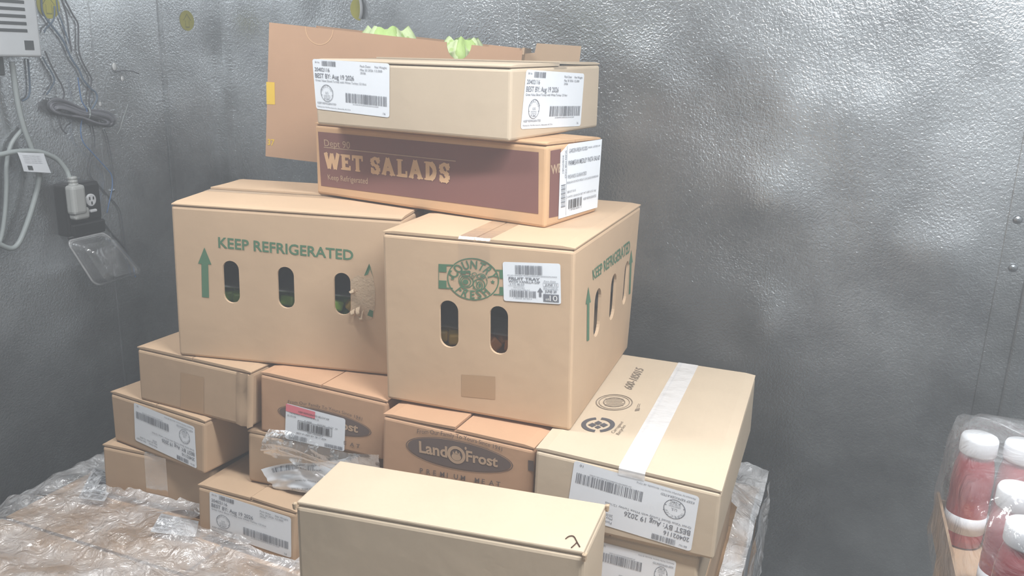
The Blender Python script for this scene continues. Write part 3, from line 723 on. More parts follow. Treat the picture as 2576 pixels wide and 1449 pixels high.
# top carton with two labels
T = Carton('T', 'meat_carton', 'topmost pale carton with two white BEST BY labels, front and end', group='meat cartons with white labels')
T.shell('kraft_pale', .005, 'x', .5, (0, .003))
tape_strip(T, 'tape_clear', 'x', .5, .05, .008)
turkey_label(T, 'front', T.quad('front', ((786, 148), (976, 160), (976, 296), (796, 274))), 1)
turkey_label(T, 'right', T.quad('right', ((1322, 175), (1468, 185), (1458, 317), (1308, 325))), 1)

# right-hand carton, upside down
R = Carton('R', 'meat_carton', 'pale carton at right with shiny taped seam, its glare painted white, and stamped 600-185015 on top', group='meat cartons with white labels')
_s = (R.uv('top', (1710, 909))[0][0]+R.uv('top', (1576, 1157))[0][0])/2; _e = (R.uv('top', (1751, 913))[0][0]+R.uv('top', (1632, 1172))[0][0])/2
R.shell('kraft_pale', .005, 'y', _s, (0, .0005))
tape_strip(R, 'tape_glare_white', 'y', (_s+_e)/2-.012, (_e-_s)*R.w+.006, .012)
turkey_label(R, 'front', R.quad('front', ((1452, 1159), (1764, 1250), (1742, 1388), (1431, 1293))), 1, True)
q = R.quad('top', ((1566, 973), (1598, 923), (1617, 929), (1585, 980)))
R.prin('printed_text', 'top', place(text2d('600-185015', .01), 0, 0, 1, 1), 'ink_grey', .0008, fr=q)
q = R.quad('top', ((1500, 991), (1588, 991), (1588, 1031), (1494, 1031)))
R.prin('printed_stamp', 'top', join(ring2(.5, .5, .5, .5, .03), ring2(.5, .5, .42, .42, .02), ring2(.5, .5, .3, .3, .03), *[rect2(.25+.02*(k % 3), .28+.07*k, .75-.03*(k % 2), .3+.07*k) for k in range(7)]), 'ink_grey', .0008, fr=q)
q = R.quad('top', ((1462, 1049), (1545, 1049), (1540, 1086), (1458, 1086)))
R.prin('recycling_mark', 'top', join(ring2(.5, .5, .5, .5, .14, a0=100, a1=260), ring2(.5, .5, .5, .5, .14, a0=-80, a1=80), poly2([(.5, .76), (.62, .62), (.5, .48), (.38, .62)]), poly2([(.33, .62), (.46, .48), (.33, .33), (.2, .48)]), poly2([(.67, .62), (.8, .48), (.67, .33), (.54, .48)]), poly2([(.5, .44), (.6, .33), (.5, .22), (.4, .33)])), 'ink_dark', .0008, fr=q)
q = R.quad('top', ((1530, 1085), (1556, 1058), (1574, 1063), (1552, 1093)))
for vf_ in (place(text2d('Corrugated'), 0, .55, 1, .38), place(text2d('Recycles'), 0, .0, .8, .38)): R.prin('printed_word', 'top', vf_, 'ink_grey', .0008, fr=q)
q = R.quad('top', ((1588, 1033), (1596, 1016), (1614, 1010), (1608, 1030)))
R.prin('printed_mark', 'top', join(rect2(0, .2, .3, .8), rect2(.4, .6, 1, .7), rect2(.4, .35, .9, .45)), 'ink_grey', .0008, fr=q)

J = Carton('J', 'meat_carton', 'pale carton with an upside-down white label directly under the right-hand taped carton', group='meat cartons with white labels')
J.shell('kraft_pale', .005, 'y')
turkey_label(J, 'front', J.quad('front', ((1510, 1362), (1702, 1412), (1684, 1536), (1497, 1480))), 1, True)
HID = {}
for key, lb in (('J2', 'plain carton at the bottom of the right-hand column'), ('B2', 'plain carton directly under the front Land O Frost carton'), ('B3', 'plain carton at the bottom under the front Land O Frost carton')):
    HID[key] = Carton(key, 'meat_carton', lb.replace('Land O Frost', 'oval-logo')); HID[key].shell('kraft_brown', .005, 'y')

# oval-logo cartons
def oval_logo(c, quad_px):
    q = c.quad('front', quad_px)
    c.prin('printed_oval', 'front', ring2(.5, .5, .5, .5, .008, 56, ty=.02), 'ink_logo', fr=q)
    ov = c.prin('printed_oval', 'front', disc2(.5, .5, .482, .462, 56), 'ink_logo', fr=q)
    c.prin('printed_name', 'front', join(P_('Land', .13, .36, .27, .36, .03), P_('Frost', .575, .36, .29, .36, .03), disc2(.572, .79, .010, .055, 12), ring2(.485, .5, .085, .3, .028, ty=.1)), 'ink_pale', .001, ov, q)
    c.prin('logo_crest', 'front', join(disc2(.485, .43, .045, .12, 20), poly2([(.45, .5), (.455, .62), (.468, .54), (.485, .66), (.502, .54), (.515, .62), (.52, .5)])), 'ink_pale', .0011, ov, q)
    V, Fc = P_('From Our Family To Yours Since 1941', .12, 1.03, .78, .14)
    c.prin('printed_text', 'front', ([(x, y+.05-.2*((x-.5)*2)**2) for x, y in V], Fc), 'ink_logo', .0012, fr=q)
    c.prin('printed_text', 'front', join(*[place(text2d(ch, .015), .13+.066*k, -.29, None, .17) if 0 else ([(.13+.066*k+(v[0])*.045, -.33+v[1]*.17) for v in text2d(ch, .01)[0]], text2d(ch, .01)[1]) for k, ch in enumerate('PREMIUM MEAT') if ch != ' ']), 'ink_logo', .0012, fr=q)
B = Carton('B', 'meat_carton', 'reddish brown carton with a large unobstructed Land O Frost oval'.replace('Land O Frost', 'dark lettered'), group='cartons with oval logos')
B.shell('kraft_red', .005, 'y', .5, (.003, 0))
oval_logo(B, ((1020, 1080), (1293, 1137), (1290, 1206), (1024, 1158)))
q = B.quad('front', ((1329, 1157), (1343, 1160), (1343, 1186), (1329, 1183)))
B.prin('printed_block', 'front', rect2(0, 0, 1, 1), 'ink_logo', fr=q)
A = Carton('A', 'meat_carton', 'reddish carton, oval logo half hidden by a white label with a pink corner', group='cartons with oval logos')
A.shell('kraft_red', .005, 'y', .5, (0, .0005))
oval_logo(A, ((700, 1006), (938, 1061), (934, 1116), (702, 1060)))
q = A.quad('front', ((723, 1014), (873, 1054), (870, 1136), (720, 1103)))
lab = A.prin('product_label', 'front', rrect2(0, 0, 1, 1, .04, .06), 'label', .0012, fr=q); lab['label'] = 'white label with a pink upper left corner'
A.prin('pink_corner', 'front', poly2([(0, .78), (.5, .76), (.5, .97), (0, .985)]), 'label_red', .0015, lab, q)
A.prin('printed_text', 'front', join(P_('KEEP REFRIGERATED BELOW 40F', .22, .83, .52, .05), P_('THE PREMIUM OVEN ROASTED 8/16 OZ', .07, .74, .5, .045), P_('25-45108', .03, .66, .15, .04), P_('P-4008', .33, .62, .12, .035), P_('8 PACKS    16 OZ   EA.', .55, .62, .34, .035), P_('0007190000853', .38, .3, .26, .035), P_('BEST IF USED BY: 08 17 2026', .2, .22, .5, .045)), 'ink_dark', .0018, lab, q)
A.prin('barcode', 'front', join(bars2(.24, .37, .76, .58, 30, 9), rect2(.215, .35, .79, .362), rect2(.215, .6, .79, .612), rect2(.215, .35, .222, .61), rect2(.783, .35, .79, .61)), 'ink_dark', .0018, lab, q)
A.prin('barcode', 'front', join(bars2(.07, .03, .38, .16, 20, 10), bars2(.68, .03, .97, .13, 18, 11)), 'label_ink', .0018, lab, q)

# left column
L1 = Carton('L1', 'meat_carton', 'dented brown carton with a crushed right corner and a dark tape patch')
L1.shell('kraft_brown', .006, 'y', .5, (0, .0003))
q = L1.quad('front', ((455, 937), (513, 950), (513, 1041), (455, 1027)))
L1.prin('tape_patch', 'front', rect2(0, 0, 1, 1), 'tape_matt', .0005, fr=q)
V = []                                                       # crushed corner fold
for k in range(9):
    t = k/8
    for j, (dx, dn) in enumerate(((-.03, .0005), (-.016, .004+.002*math.sin(9*t)), (-.006, .001), (.001, .005+.002*math.cos(7*t)), (.004, -.004))):
        V.append((L1.w+dx, -dn, .003+t*(L1.h-.008)))
L1.part('crushed_corner', (V, [(5*k+j, 5*k+j+1, 5*k+j+6, 5*k+j+5) for k in range(8) for j in range(4)]), 'kraft_brown', smooth=True)
L2 = Carton('L2', 'meat_carton', 'brown carton with an upside-down white label, second from bottom in the left column', group='meat cartons with white labels')
L2.shell('kraft_brown', .006, 'y', .5, (0, .0003))
turkey_label(L2, 'front', L2.quad('front', ((335, 1012), (489, 1074), (495, 1179), (339, 1107))), 1, True)
L3 = Carton('L3', 'meat_carton', 'plain brown carton with clear tape at the bottom of the left column')
L3.shell('kraft_brown', .006, 'y', .5, (0, .002)); tape_strip(L3, 'tape_clear', 'y', .5, .05, .08)
L4 = Carton('L4', 'meat_carton', 'brown carton with an upright BEST BY label, low beside the plain front carton', group='meat cartons with white labels')
L4.shell('kraft_brown', .006, 'y', .55, (.001, .003))
turkey_label(L4, 'front', L4.quad('front', ((526, 1235), (732, 1302), (733, 1404), (528, 1335))), 1)
Fb = Carton('F', 'meat_carton', 'brown carton with a crumpled white label, under the pink-cornered label carton', group='meat cartons with white labels')
Fb.shell('kraft_brown', .006, 'y')
# crumpled label hanging off the front of that carton
def crumple_label():
    q = Fb.quad('front', ((664, 1174), (905, 1138), (905, 1250), (699, 1228)))
    n, mm = 24, 14; V, Fc = [], []
    def pt(a, b, e=0):
        u, v = q(a, b); x, y, z = Fb.fc('front', u, v, 0)
        d = .004+.010*abs(noise.noise(Vector((a*4.1, b*3.3, 2))))+.006*math.sin(5*a+2*b)**2+e
        return (x, -d, z+.004*math.sin(6*a))
    for i in range(n+1):
        for j in range(mm+1): V.append(pt(i/n, j/mm))
    Fc = [(i*(mm+1)+j, (i+1)*(mm+1)+j, (i+1)*(mm+1)+j+1, i*(mm+1)+j+1) for i in range(n) for j in range(mm)]
    lab = Fb.part('crumpled_label', (V, Fc), 'label', smooth=True); lab['label'] = 'crumpled white label peeling off'
    def prt(vf, nm):
        V, Fc = vf; Fb.part(nm, ([pt(x, y, .0006) for x, y in V], Fc), 'label_ink', lab)
    fl = lambda vf: ([(1-x, 1-y) for x, y in vf[0]], vf[1])
    b = bars2(.1, .76, .62, .92, 40, 2)
    prt(b, 'barcode')
    prt(fl(join(P_('with White Turkey 12/16oz', .3, .6, .4, .05), P_('May 20 2026  12.000', .45, .82, .3, .05), P_('Pack Date:  Net Weight:', .4, .9, .4, .05))), 'printed_text')
crumple_label()

# plain front carton standing on edge
H = Carton('H', 'meat_carton', 'plain unlabelled carton standing on its edge at the very front of the pile')
H.shell('kraft_pale', .006, None)
H.part('top_panel', bevelled((.0015, .0015, H.h-.0056), (H.w-.0015, H.d-.0015, H.h), .002, 2), 'kraft_pale')
for (x, y, z) in ((.0, .0, H.h-.005), (H.w, 0, H.h-.005), (H.w, H.d, H.h-.005)):
    V, Fc = bevelled((-.0028, -.0028, -.006), (.0028, .0028, .0045), .002, 2, 2); V = [(x+v[0]+.0015*noise.noise(Vector(v)*500), y+v[1]+.001*noise.noise(Vector(v)*400), z+v[2]+.0015*noise.noise(Vector(v)*450)) for v in V]
    H.part('crushed_corner', (V, Fc), 'torn_paper')
p = H.P(*H.fc('top', *H.uv('top', (1445, 1365))[0], .001))
t = thing('squiggle', 'tiny dark twig added on top of the plain front carton', 'squiggle', p)  # dark shape added to copy a camera artefact, no real object
for pts in ([(1424, 1358), (1432, 1352), (1444, 1352), (1452, 1366), (1459, 1378)], [(1452, 1366), (1447, 1372), (1438, 1380)]):
    mesh('squiggle_line', *tube_vf(smooth_path([H.P(*H.fc('top', *H.uv('top', px)[0], .0012)) for px in pts], 3), .0007, 5), 'squiggle', t)

# lettuce carton at the back, tilted down to the right
yw = math.radians(-4); zf = lambda p: wall_frame(p)
def lettuce_corners():
    w, d, h = .530, .33, .278; tl = math.radians(4.4)
    ex = np.array([math.cos(yw)*math.cos(tl), math.sin(yw)*math.cos(tl), -math.sin(tl)]); up = np.array([math.cos(yw)*math.sin(tl), math.sin(yw)*math.sin(tl), math.cos(tl)]); ey = np.array([-math.sin(yw), math.cos(yw), 0])
    d0 = wall_frame(np.zeros(3)); o = None
    p = on_y(668, 393, 0) if 0 else None
    # front lower left corner seen at 668, 393; 1.84 m ahead
    r = ray(668, 393); fy = np.array([-math.sin(YAW), math.cos(YAW), 0]); o = CAM + r*1.84/(r@fy)
    tw = lambda v: wall_frame(v)-np.array([0, 0, CAMH])
    ex, up, ey = tw(ex), tw(up), tw(ey)
    C = dict(FLb=o, FRb=o+ex*w, BRb=o+ex*w+ey*d, BLb=o+ey*d)
    C.update({k[:2]+'t': v+up*h for k, v in list(C.items())}); return C, (w, d, h)
lc, ld_ = lettuce_corners()
Lt = Carton(None, 'lettuce_carton', 'open tan lettuce carton leaning behind the top of the pile with a yellow printed square', corners=lc, dims=ld_, base=(lc['FRb']+lc['BRb'])/2, rz=YAW+yw)
def panel(c, name, pts, t, axis, mat):
    """thin wall panel from an outline in its plane"""
    n = len(pts); V = []
    for e in (0, t):
        for a, z in pts: V.append((a, e, z) if axis == 'y' else (e, a, z))
    Fc = [tuple(range(n)), tuple(range(2*n-1, n-1, -1))]+[(k, (k+1) % n, n+(k+1) % n, n+k) for k in range(n)]
    return V, Fc
w, d, h = Lt.w, Lt.d, Lt.h
u1 = Lt.uv('front', (1155, 108))[0][0]*w; r1 = .026
arc = [(u1+r1*math.cos(a), h-.0-r1*1.25*math.sin(a)) for a in [math.pi*k/10 for k in range(11)]]
V, Fc = panel(Lt, '', [(0, 0), (w, 0), (w, h)]+arc+[(0, h)], .005, 'y', None)
Lt.part('front_panel', (V, Fc), 'kraft_red')
Lt.part('back_panel', box_vf((0, d-.005, 0), (w, d, h+.004)), 'kraft_red')
Lt.part('side_panel', box_vf((0, .005, 0), (.005, d-.005, h)), 'kraft_red'); 
V, Fc = panel(Lt, '', [(.005, 0), (d-.005, 0), (d-.005, h+.006), (.06, h+.006), (.056, h-.008), (.005, h-.008)], .005, 'x', None); V = [(x+w-.005, y, z) for x, y, z in V]
Lt.part('side_panel', (V, Fc), 'kraft_brown')
Lt.part('bottom_panel', box_vf((.005, .005, 0), (w-.005, d-.005, .006)), 'kraft_red')
ofl = [(w, h-.12), (w+.118, h-.12), (w+.118, h+.022), (w+.022, h+.018), (w+.02, h-.002), (w, h-.006)]
V = [(x, y, z) for y in (.10, .105) for x, z in ofl]; n6 = len(ofl)
Lt.part('side_flap', (V, [tuple(range(n6)), tuple(range(2*n6-1, n6-1, -1))]+[(k, (k+1) % n6, n6+(k+1) % n6, n6+k) for k in range(n6)]), 'kraft_brown')
fu = Lt.uv('front', (1230, 105), (1308, 112)); 
Lt.part('inner_flap', box_vf((fu[0][0]*w, .01, h-.03), (fu[1][0]*w, .016, h+.004)), 'kraft_red')
u0 = Lt.uv('front', (803, 80))[0][0]*w
Lt.prin('hand_hole_cut', 'front', ring2(u0/w, 1, .03/w, .034/h, .0016/w, 20, 180, 360, ty=.0016/h), 'ink_tan', .0006)
qq = Lt.quad('front', ((670, 206), (691, 207), (692, 263), (671, 262))); Lt.prin('printed_square', 'front', rect2(0, 0, 1, 1), 'ink_yellow', fr=qq)
qq = Lt.quad('front', ((673, 349), (691, 351), (690, 367), (673, 364))); Lt.prin('printed_number', 'front', place(text2d('37', .02), 0, 0, 1, 1), 'ink_yellow', fr=qq)
# column behind the pile that carries it
bp = wall_frame(np.array([-.165, 1.815, -.8531])); hcol = (lc['FRb'][2]-bp[2])
for k, lb in enumerate(('plain carton hidden behind the pile, standing on the wrapped cases', 'plain carton hidden behind the pile, just under the lettuce carton')):
    hh = hcol/2-.002; z = bp[2]+k*(hh+.001)
    ex = wall_frame(np.array([math.cos(yw), math.sin(yw), 0]))-np.array([0, 0, CAMH]); ey = wall_frame(np.array([-math.sin(yw), math.cos(yw), 0]))-np.array([0, 0, CAMH])
    b0 = np.array([bp[0], bp[1], z]); q4 = dict(FLb=b0-ex*.2, FRb=b0+ex*.2, BRb=b0+ex*.2+ey*.26, BLb=b0-ex*.2+ey*.26)
    q4.update({kk[:2]+'t': v+np.array([0, 0, hh]) for kk, v in list(q4.items())})
    HID['P%d' % k] = Carton(None, 'plain_carton', lb, corners=q4, dims=(.4, .26, hh), base=b0+ey*.13, rz=YAW+yw); HID['P%d' % k].shell('kraft_brown', .005, 'x')
# lettuce heads
def lettuce_vf(seed, R):
    bm = bmesh.new(); bmesh.ops.create_icosphere(bm, subdivisions=3, radius=R)
    for v in bm.verts:
        n = v.co.normalized(); k = noise.noise(n*3.1+Vector((seed, 0, 0)))*.16+noise.noise(n*8+Vector((0, seed, 0)))*.07; v.co *= 1+k
    bm.verts.index_update(); r = [tuple(v.co) for v in bm.verts], [tuple(x.index for x in f.verts) for f in bm.faces]; bm.free(); return r
def leaf_vf(seed, R, az, el0, el1, span):
    V, Fc = [], []; n, m_ = 14, 8
    for i in range(n+1):
        for j in range(m_+1):
            a = az+span*(i/n-.5); e = el0+(el1-el0)*j/m_
            rr = R*(1.04+.20*(j/m_)**2)+.005*math.sin(i*1.1+seed)*(j/m_)+.004*noise.noise(Vector((i*.5, j*.5, seed)))
            sq = 1-.18*(abs(i/n-.5)*2)**2*(j/m_)+.03*math.sin(i*.9+seed)*(j/m_)
            V.append((rr*math.cos(e)*math.cos(a), rr*math.cos(e)*math.sin(a), rr*math.sin(e)*sq))
    Fc = [(i*(m_+1)+j, (i+1)*(m_+1)+j, (i+1)*(m_+1)+j+1, i*(m_+1)+j+1) for i in range(n) for j in range(m_)]
    return V, Fc
for k, (px, py, R_, ly, lab_) in enumerate(((958, 152, .070, .085, 'leafy lettuce head bulging highest out of the open carton'), (1152, 156, .049, .064, 'pale lettuce head showing through the half-round hand hole'),
        (1056, 190, .05, .2, 'lettuce head between the two others at the carton front'), (775, 200, .05, .1, 'lettuce head low at the left inside the open carton'), (1300, 240, .045, .1, 'lettuce head low at the right inside the open carton'))):
    u, v = Lt.uv('front', (px, py))[0]; c = Lt.P(u*w, ly, v*h)
    t = thing('lettuce', lab_, 'lettuce', c, 0, 'lettuce in the open carton')
    mesh('heart', *lettuce_vf(k*3.7, R_*.93), 'leaf_pale', t, True, False)
    for j in range(6): mesh('leaf', *leaf_vf(j+k*10, R_*.93, j*1.05+k, -.6, 1.0, 1.9), 'leaf_green' if (j+k) % 2 else 'leaf_pale', t, True, False)

# ------------------------------------------------------------------ stretch film over the pallet load
def inside_boxes(x, y, mg):
    for c in (L3, L4, H, HID['J2'], J, HID['B3'], HID['P0']):
        q = c.C[:4]; ok = True
        for i in range(4):
            a, b = q[i], q[(i+1) % 4]; cr = (b[0]-a[0])*(y-a[1])-(b[1]-a[1])*(x-a[0])
            if cr < -mg*np.hypot(b[0]-a[0], b[1]-a[1]): ok = False; break
        if ok: return True
    return False
def box_gap(x, y):
    best = 9
    for c in (L3, L4, H):
        q = c.C[:4]; dmax = -9
        for i in range(4):
            a, b = q[i], q[(i+1) % 4]; n = np.hypot(b[0]-a[0], b[1]-a[1]); dmax = max(dmax, -((b[0]-a[0])*(y-a[1])-(b[1]-a[1])*(x-a[0]))/n)
        best = min(best, dmax)
    return best
def wr(x, y, s):
    p = Vector((x*1.0, y*1.0, s)); w = Vector((noise.noise(p*6), noise.noise(p*6+Vector((5, 5, 5))), 0))*.05
    p2 = Vector((x*.6+y*.25, y, s))+w
    r = 1-abs(noise.noise(p2*11)); r2 = 1-abs(noise.noise(p2*27+Vector((3, 1, 0))))
    return .013*r**3+.006*r2**3
def film_patch(name, fx, nx, ny, parent, skip=None, mat='stretch_film'):
    V, Fc, ok = [], [], []
    for i in range(nx+1):
        for j in range(ny+1):
            p = fx(i/nx, j/ny); V.append(p); ok.append(not (skip and skip(p)))
    for i in range(nx):
        for j in range(ny):
            q = (i*(ny+1)+j, (i+1)*(ny+1)+j, (i+1)*(ny+1)+j+1, i*(ny+1)+j+1)
            if all(ok[k] for k in q): Fc.append(q)
    used = sorted({k for f in Fc for k in f}); mp = {k: n for n, k in enumerate(used)}
    return mesh(name, [V[k] for k in used], [tuple(mp[k] for k in f) for f in Fc], mat, parent, True)
ft = thing('stretch_film', 'crinkled clear stretch film covering the pallet load around the cartons', 'plastic wrap', ((PX0+PX1)/2, (PY0+PY1)/2, .122))
def top_l(a, b):
    x = PX0-.06+(1.12)*a; y = PY0-.04+(PY1-PY0+.06)*b
    g = box_gap(x, y); z = PT+.004+wr(x, y, 1)*1.2+.018*max(0, 1-max(0, g)/.07)**2*(.5+noise.noise(Vector((x*9, y*9, 3))))
    e = max(0, (PX0+.03)-x)/.09; z -= .05*e*e
    z += .022*math.exp(-((x+1.06)**2+(y-1.02)**2)/.003)
    return (x, y, z)
film_patch('film_top', top_l, 150, 130, ft, lambda p: inside_boxes(p[0], p[1], .004))
def top_r(a, b):
    x = -.30+.205*a; y = 1.02+(PY1-1.0)*b; z = PT+.004+wr(x, y, 4)*1.3+.05*math.exp(-((x+.17)/.06)**2-((y-1.50)/.11)**2)
    return (x, y, z)
film_patch('film_top', top_r, 34, 80, ft, lambda p: inside_boxes(p[0], p[1], .006), 'stretch_film_dense')
film_patch('film_side', lambda a, b: (PX1+.006+wr(a*1.1, b*.7, 7)*.9, PY0+(PY1-PY0)*a, .125+(PT+.006-.125)*b), 90, 50, ft, None, 'stretch_film_dense')
film_patch('film_side', lambda a, b: (PX0-.062-wr(a*1.1, b*.7, 9)*.9, PY0-.04+(PY1-PY0+.06)*a, .125+(PT-.045-.125)*b), 70, 40, ft)
film_patch('film_side', lambda a, b: (PX0+(PX1-PX0)*a, PY0-.01-wr(a*1.3, b*.7, 11)*.9, .125+(PT+.004-.125)*b), 90, 40, ft)
# pale board at the pallet's rear right corner
qc = on_z(1905, 1256, PT+.01)
o = mesh('edge_board', *bevelled((PX1-.004, 1.50, .13), (PX1, 1.62, PT+.012), .0012, 1), 'label')
print('LT', [tuple(np.round(to_px(Lt.C[k]))) for k in range(8)])
tag(o, 'pale corner board under film at the right end of the pallet load', 'corner board')
# labels lying under the film at left
def flat_label(name, lab, px4, prints, z):
    P = [on_z(x, y, z) for x, y in px4]; c = sum(P)/4; t = thing(name, lab, 'label', c)
    f = lambda a, b, e: tuple((P[3]*(1-a)+P[2]*a)*(1-b)+(P[0]*(1-a)+P[1]*a)*b+np.array([0, 0, e]))
    V, Fc = box_vf((0, 0, 0), (1, 1, .0006)); mesh('paper', [f(*v) for v in V], Fc, 'label', t)
    for nm, (V, Fc), mt in prints: mesh(nm, [f(x, y, .0011) for x, y in V], Fc, mt, t)
flat_label('case_label', 'white label with large digits under the film beside the lowest left carton', ((196, 1254), (238, 1172), (300, 1196), (262, 1262)),
    [('printed_text', join(*[place(text2d(ch, .02), .06+.2*k, .68, .16, .24) for k, ch in enumerate('55270'[::1])]), 'ink_dark'), ('barcode', bars2(.05, .1, .97, .6, 26, 5), 'ink_dark')], PT+.0015)
flat_label('case_label', 'white printed label under the film in front of the lowest left carton', ((405, 1292), (500, 1312), (492, 1352), (378, 1338)),
    [('printed_text', join(*[P_('SHIP TO 7341 DC 6094 DRY', .05, .8-.17*k, .7+.1*(k % 2), .08) for k in range(5)]), 'label_ink')], PT+.0015)
# torn wrap between the two oval-logo column cartons
tp = thing('torn_wrap', 'torn scrap of clear wrap hanging over the crumpled label', 'plastic wrap', A.P(.1, -.01, -.01))
def scrap(a, b):
    x = -.012+.235*a; z = .012-.050*b-.018*a*(b-.4)+.006*math.sin(7*a)
    u = A.P(x+.035, -.007-.016*abs(math.sin(3.1*b+1.5*a))-.012*abs(noise.noise(Vector((a*5, b*4, 1)))), z); return tuple(u)
film_patch('wrap', scrap, 40, 16, tp, None, 'wrap_scrap')

# ------------------------------------------------------------------ bottles in a wrapped pack at right
ZC = CAMH-.42
def bottle_vf():
    return lathe_vf([(.018, 0), (.0222, .003), (.0228, .012), (.0228, .055), (.0222, .06), (.0228, .066), (.0228, .088), (.0212, .104), (.0188, .114), (.0175, .12), (.0175, .128)], 28), \
        lathe_vf([(.0195, .119), (.0203, .121), (.0203, .137), (.0188, .1405), (.006, .1412)], 28)
bv, cv = bottle_vf()
base = on_z(2467, 1118, ZC)[:2]; zt = ZC-.1412
e1 = wall_frame(np.array([1, .0, 0]))[:2]; e2 = wall_frame(np.array([.12, -1, 0]))[:2]
p1, p2 = on_z(2467, 1096, ZC)[:2], on_z(2592, 1116, ZC)[:2]
st = (p2-p1)/np.linalg.norm(p2-p1)*.0465; rs = [p1, on_z(2566, 1226, ZC)[:2], on_z(2592, 1318, ZC)[:2]]
mb, mc = [bpy.data.meshes.new(n) for n in ('bottle_body', 'cap')]
for me, (V, Fc), mt in ((mb, bv, 'juice_red'), (mc, cv, 'cap_white')):
    me.from_pydata(V, [], Fc); me.materials.append(MATS[mt])
    for p in me.polygons: p.use_smooth = True
rows = ['back', 'middle', 'front']; cols_ = ['left', 'second', 'third']
pts = []
for r in range(3):
    for c in range(3):
        q = rs[r]+st*c
        pts.append(q)
        t = thing('juice_bottle', 'red juice bottle with white cap in the wrapped pack, %s row, %s from the left' % (rows[r], cols_[c] if c else 'first'), 'bottle', (q[0], q[1], zt), 0, 'red juice bottles in the wrapped pack')
        link('bottle_body', mb, None, t); link('cap', mc, None, t)
        V, Fc = lathe_vf([(.0231, .02), (.0231, .042)], 24); mesh('sleeve', V, Fc, 'label', t, True, False)
pts = np.array(pts); a_ = math.atan2(st[1], st[0]); e_x = np.array([math.cos(a_), math.sin(a_)]); e_y = np.array([-e_x[1], e_x[0]])
lx_, ly_ = pts@e_x, pts@e_y; cen = e_x*(lx_.max()+lx_.min())/2+e_y*(ly_.max()+ly_.min())/2
tr = thing('bottle_tray', 'brown cardboard tray under the red juice bottles', 'tray', (cen[0], cen[1], zt-.004), a_)
hx, hy = (lx_.max()-lx_.min())/2+.03, (ly_.max()-ly_.min())/2+.03
mesh('tray_bottom', *box_vf((-hx, -hy, 0), (hx, hy, .004)), 'kraft_brown', tr, world=False)
for lo, hi in (((-hx, -hy, .004), (-hx+.003, hy, .05)), ((hx-.003, -hy, .004), (hx, hy, .04)), ((-hx, -hy, .004), (hx, -hy+.003, .04)), ((-hx, hy-.003, .004), (hx, hy, .04))):
    mesh('tray_side', *box_vf(lo, hi), 'kraft_brown', tr, world=False)
fw = thing('pack_film', 'clear shrink film bag pulled around the red juice bottles', 'plastic wrap', (cen[0], cen[1], zt-.004), a_)
V, Fc = [], []; n = 64; zs = [0, .02, .045, .07, .095, .115, .135, .152, .164, .170]
sx = [1.02, 1.05, 1.04, 1.05, 1.04, 1.03, 1.02, .97, .7, .12]
for i, (z, s_) in enumerate(zip(zs, sx)):
    for k in range(n):
        a = 2*math.pi*k/n; cx_, sy_ = math.cos(a), math.sin(a)
        pw = .38; x = (hx+.006)*s_*math.copysign(abs(cx_)**pw, cx_); y = (hy+.006)*s_*math.copysign(abs(sy_)**pw, sy_)
        b_ = .007*noise.noise(Vector((cx_*3, sy_*3, z*30)))
        V.append((x*(1+b_*4), y*(1+b_*4), z+.006*noise.noise(Vector((cx_*4, sy_*4, z*12+5)))+(.012*max(0, -cx_*.3+sy_*.7) if i > 6 else 0)))
for i in range(len(zs)-1):
    for k in range(n): Fc.append((i*n+k, i*n+(k+1) % n, (i+1)*n+(k+1) % n, (i+1)*n+k))
Fc.append(tuple(range((len(zs)-1)*n, len(zs)*n)))
mesh('film', V, Fc, 'film_bag', fw, True, False)
# stack of cases carrying the bottle pack
zz = (zt-.006)/4
for k in range(4):
    b0 = np.array([cen[0], cen[1], k*zz]); ex = np.array([math.cos(a_), math.sin(a_), 0]); ey = np.array([-ex[1], ex[0], 0])
    q4 = dict(FLb=b0-ex*(hx-.01)-ey*(hy-.01), FRb=b0+ex*hx-ey*(hy-.01), BRb=b0+ex*hx+ey*(hy-.01), BLb=b0-ex*(hx-.01)+ey*(hy-.01)); q4.update({kk[:2]+'t': v+np.array([0, 0, zz-.001]) for kk, v in list(q4.items())})
    Carton(None, 'plain_carton', 'plain carton %s in the stack under the juice bottles' % ('at the floor', 'second up', 'third up', 'topmost')[k], corners=q4, dims=(2*hx-.01, 2*hy-.02, zz-.001), base=b0, rz=a_, group='cartons under the juice bottles').shell('kraft_brown', .005, 'x')

# ------------------------------------------------------------------ things on the left wall
def wpt(px, py, off=0): return on_x(px, py, X0+off)
def wall_cable(name, lab, pts, r, mat, off=None, cat='cable'):
    off = r+.002 if off is None else off
    P = [wpt(x, y, off if np.isscalar(off) else off[i]) for i, (x, y) in enumerate(pts)]
    o = mesh(name, *tube_vf(smooth_path(P, 6), r, 8), mat, None, True); tag(o, lab, cat); return o
# ventilated white box in the top left corner
pb = wpt(108, 144, .07); zb = pb[2]; yb = pb[1]
t = thing('control_box', 'white ventilated control box high on the left wall', 'control box', (X0, yb-.13, zb))
mesh('cover', *bevelled((0, -.13, 0), (.07, .13, .30), .006, 3), 'white_plastic', t, world=False)
for k in range(12): mesh('vent_slot', *bevelled((.0685, -.11, .058+.0165*k), (.0715, .095, .0655+.0165*k), .001, 1), 'slot_dark', t, world=False)
mesh('label_square', *box_vf((.07, .083, .017), (.0708, .108, .039)), 'slot_dark', t, world=False)
mesh('back_plate', *bevelled((0, -.12, -.045), (.03, .055, 0), .003, 1), 'slot_dark', t, world=False)
wall_cable('power_cable', 'thick white cable running down from the control box', [(30, 155), (36, 200), (45, 260), (60, 320), (80, 375), (93, 410), (98, 441), (94, 474), (79, 530), (62, 579), (46, 613), (28, 625), (0, 615), (-40, 592), (-75, 560), (-92, 515)], .0068, 'grey_cable', .03)
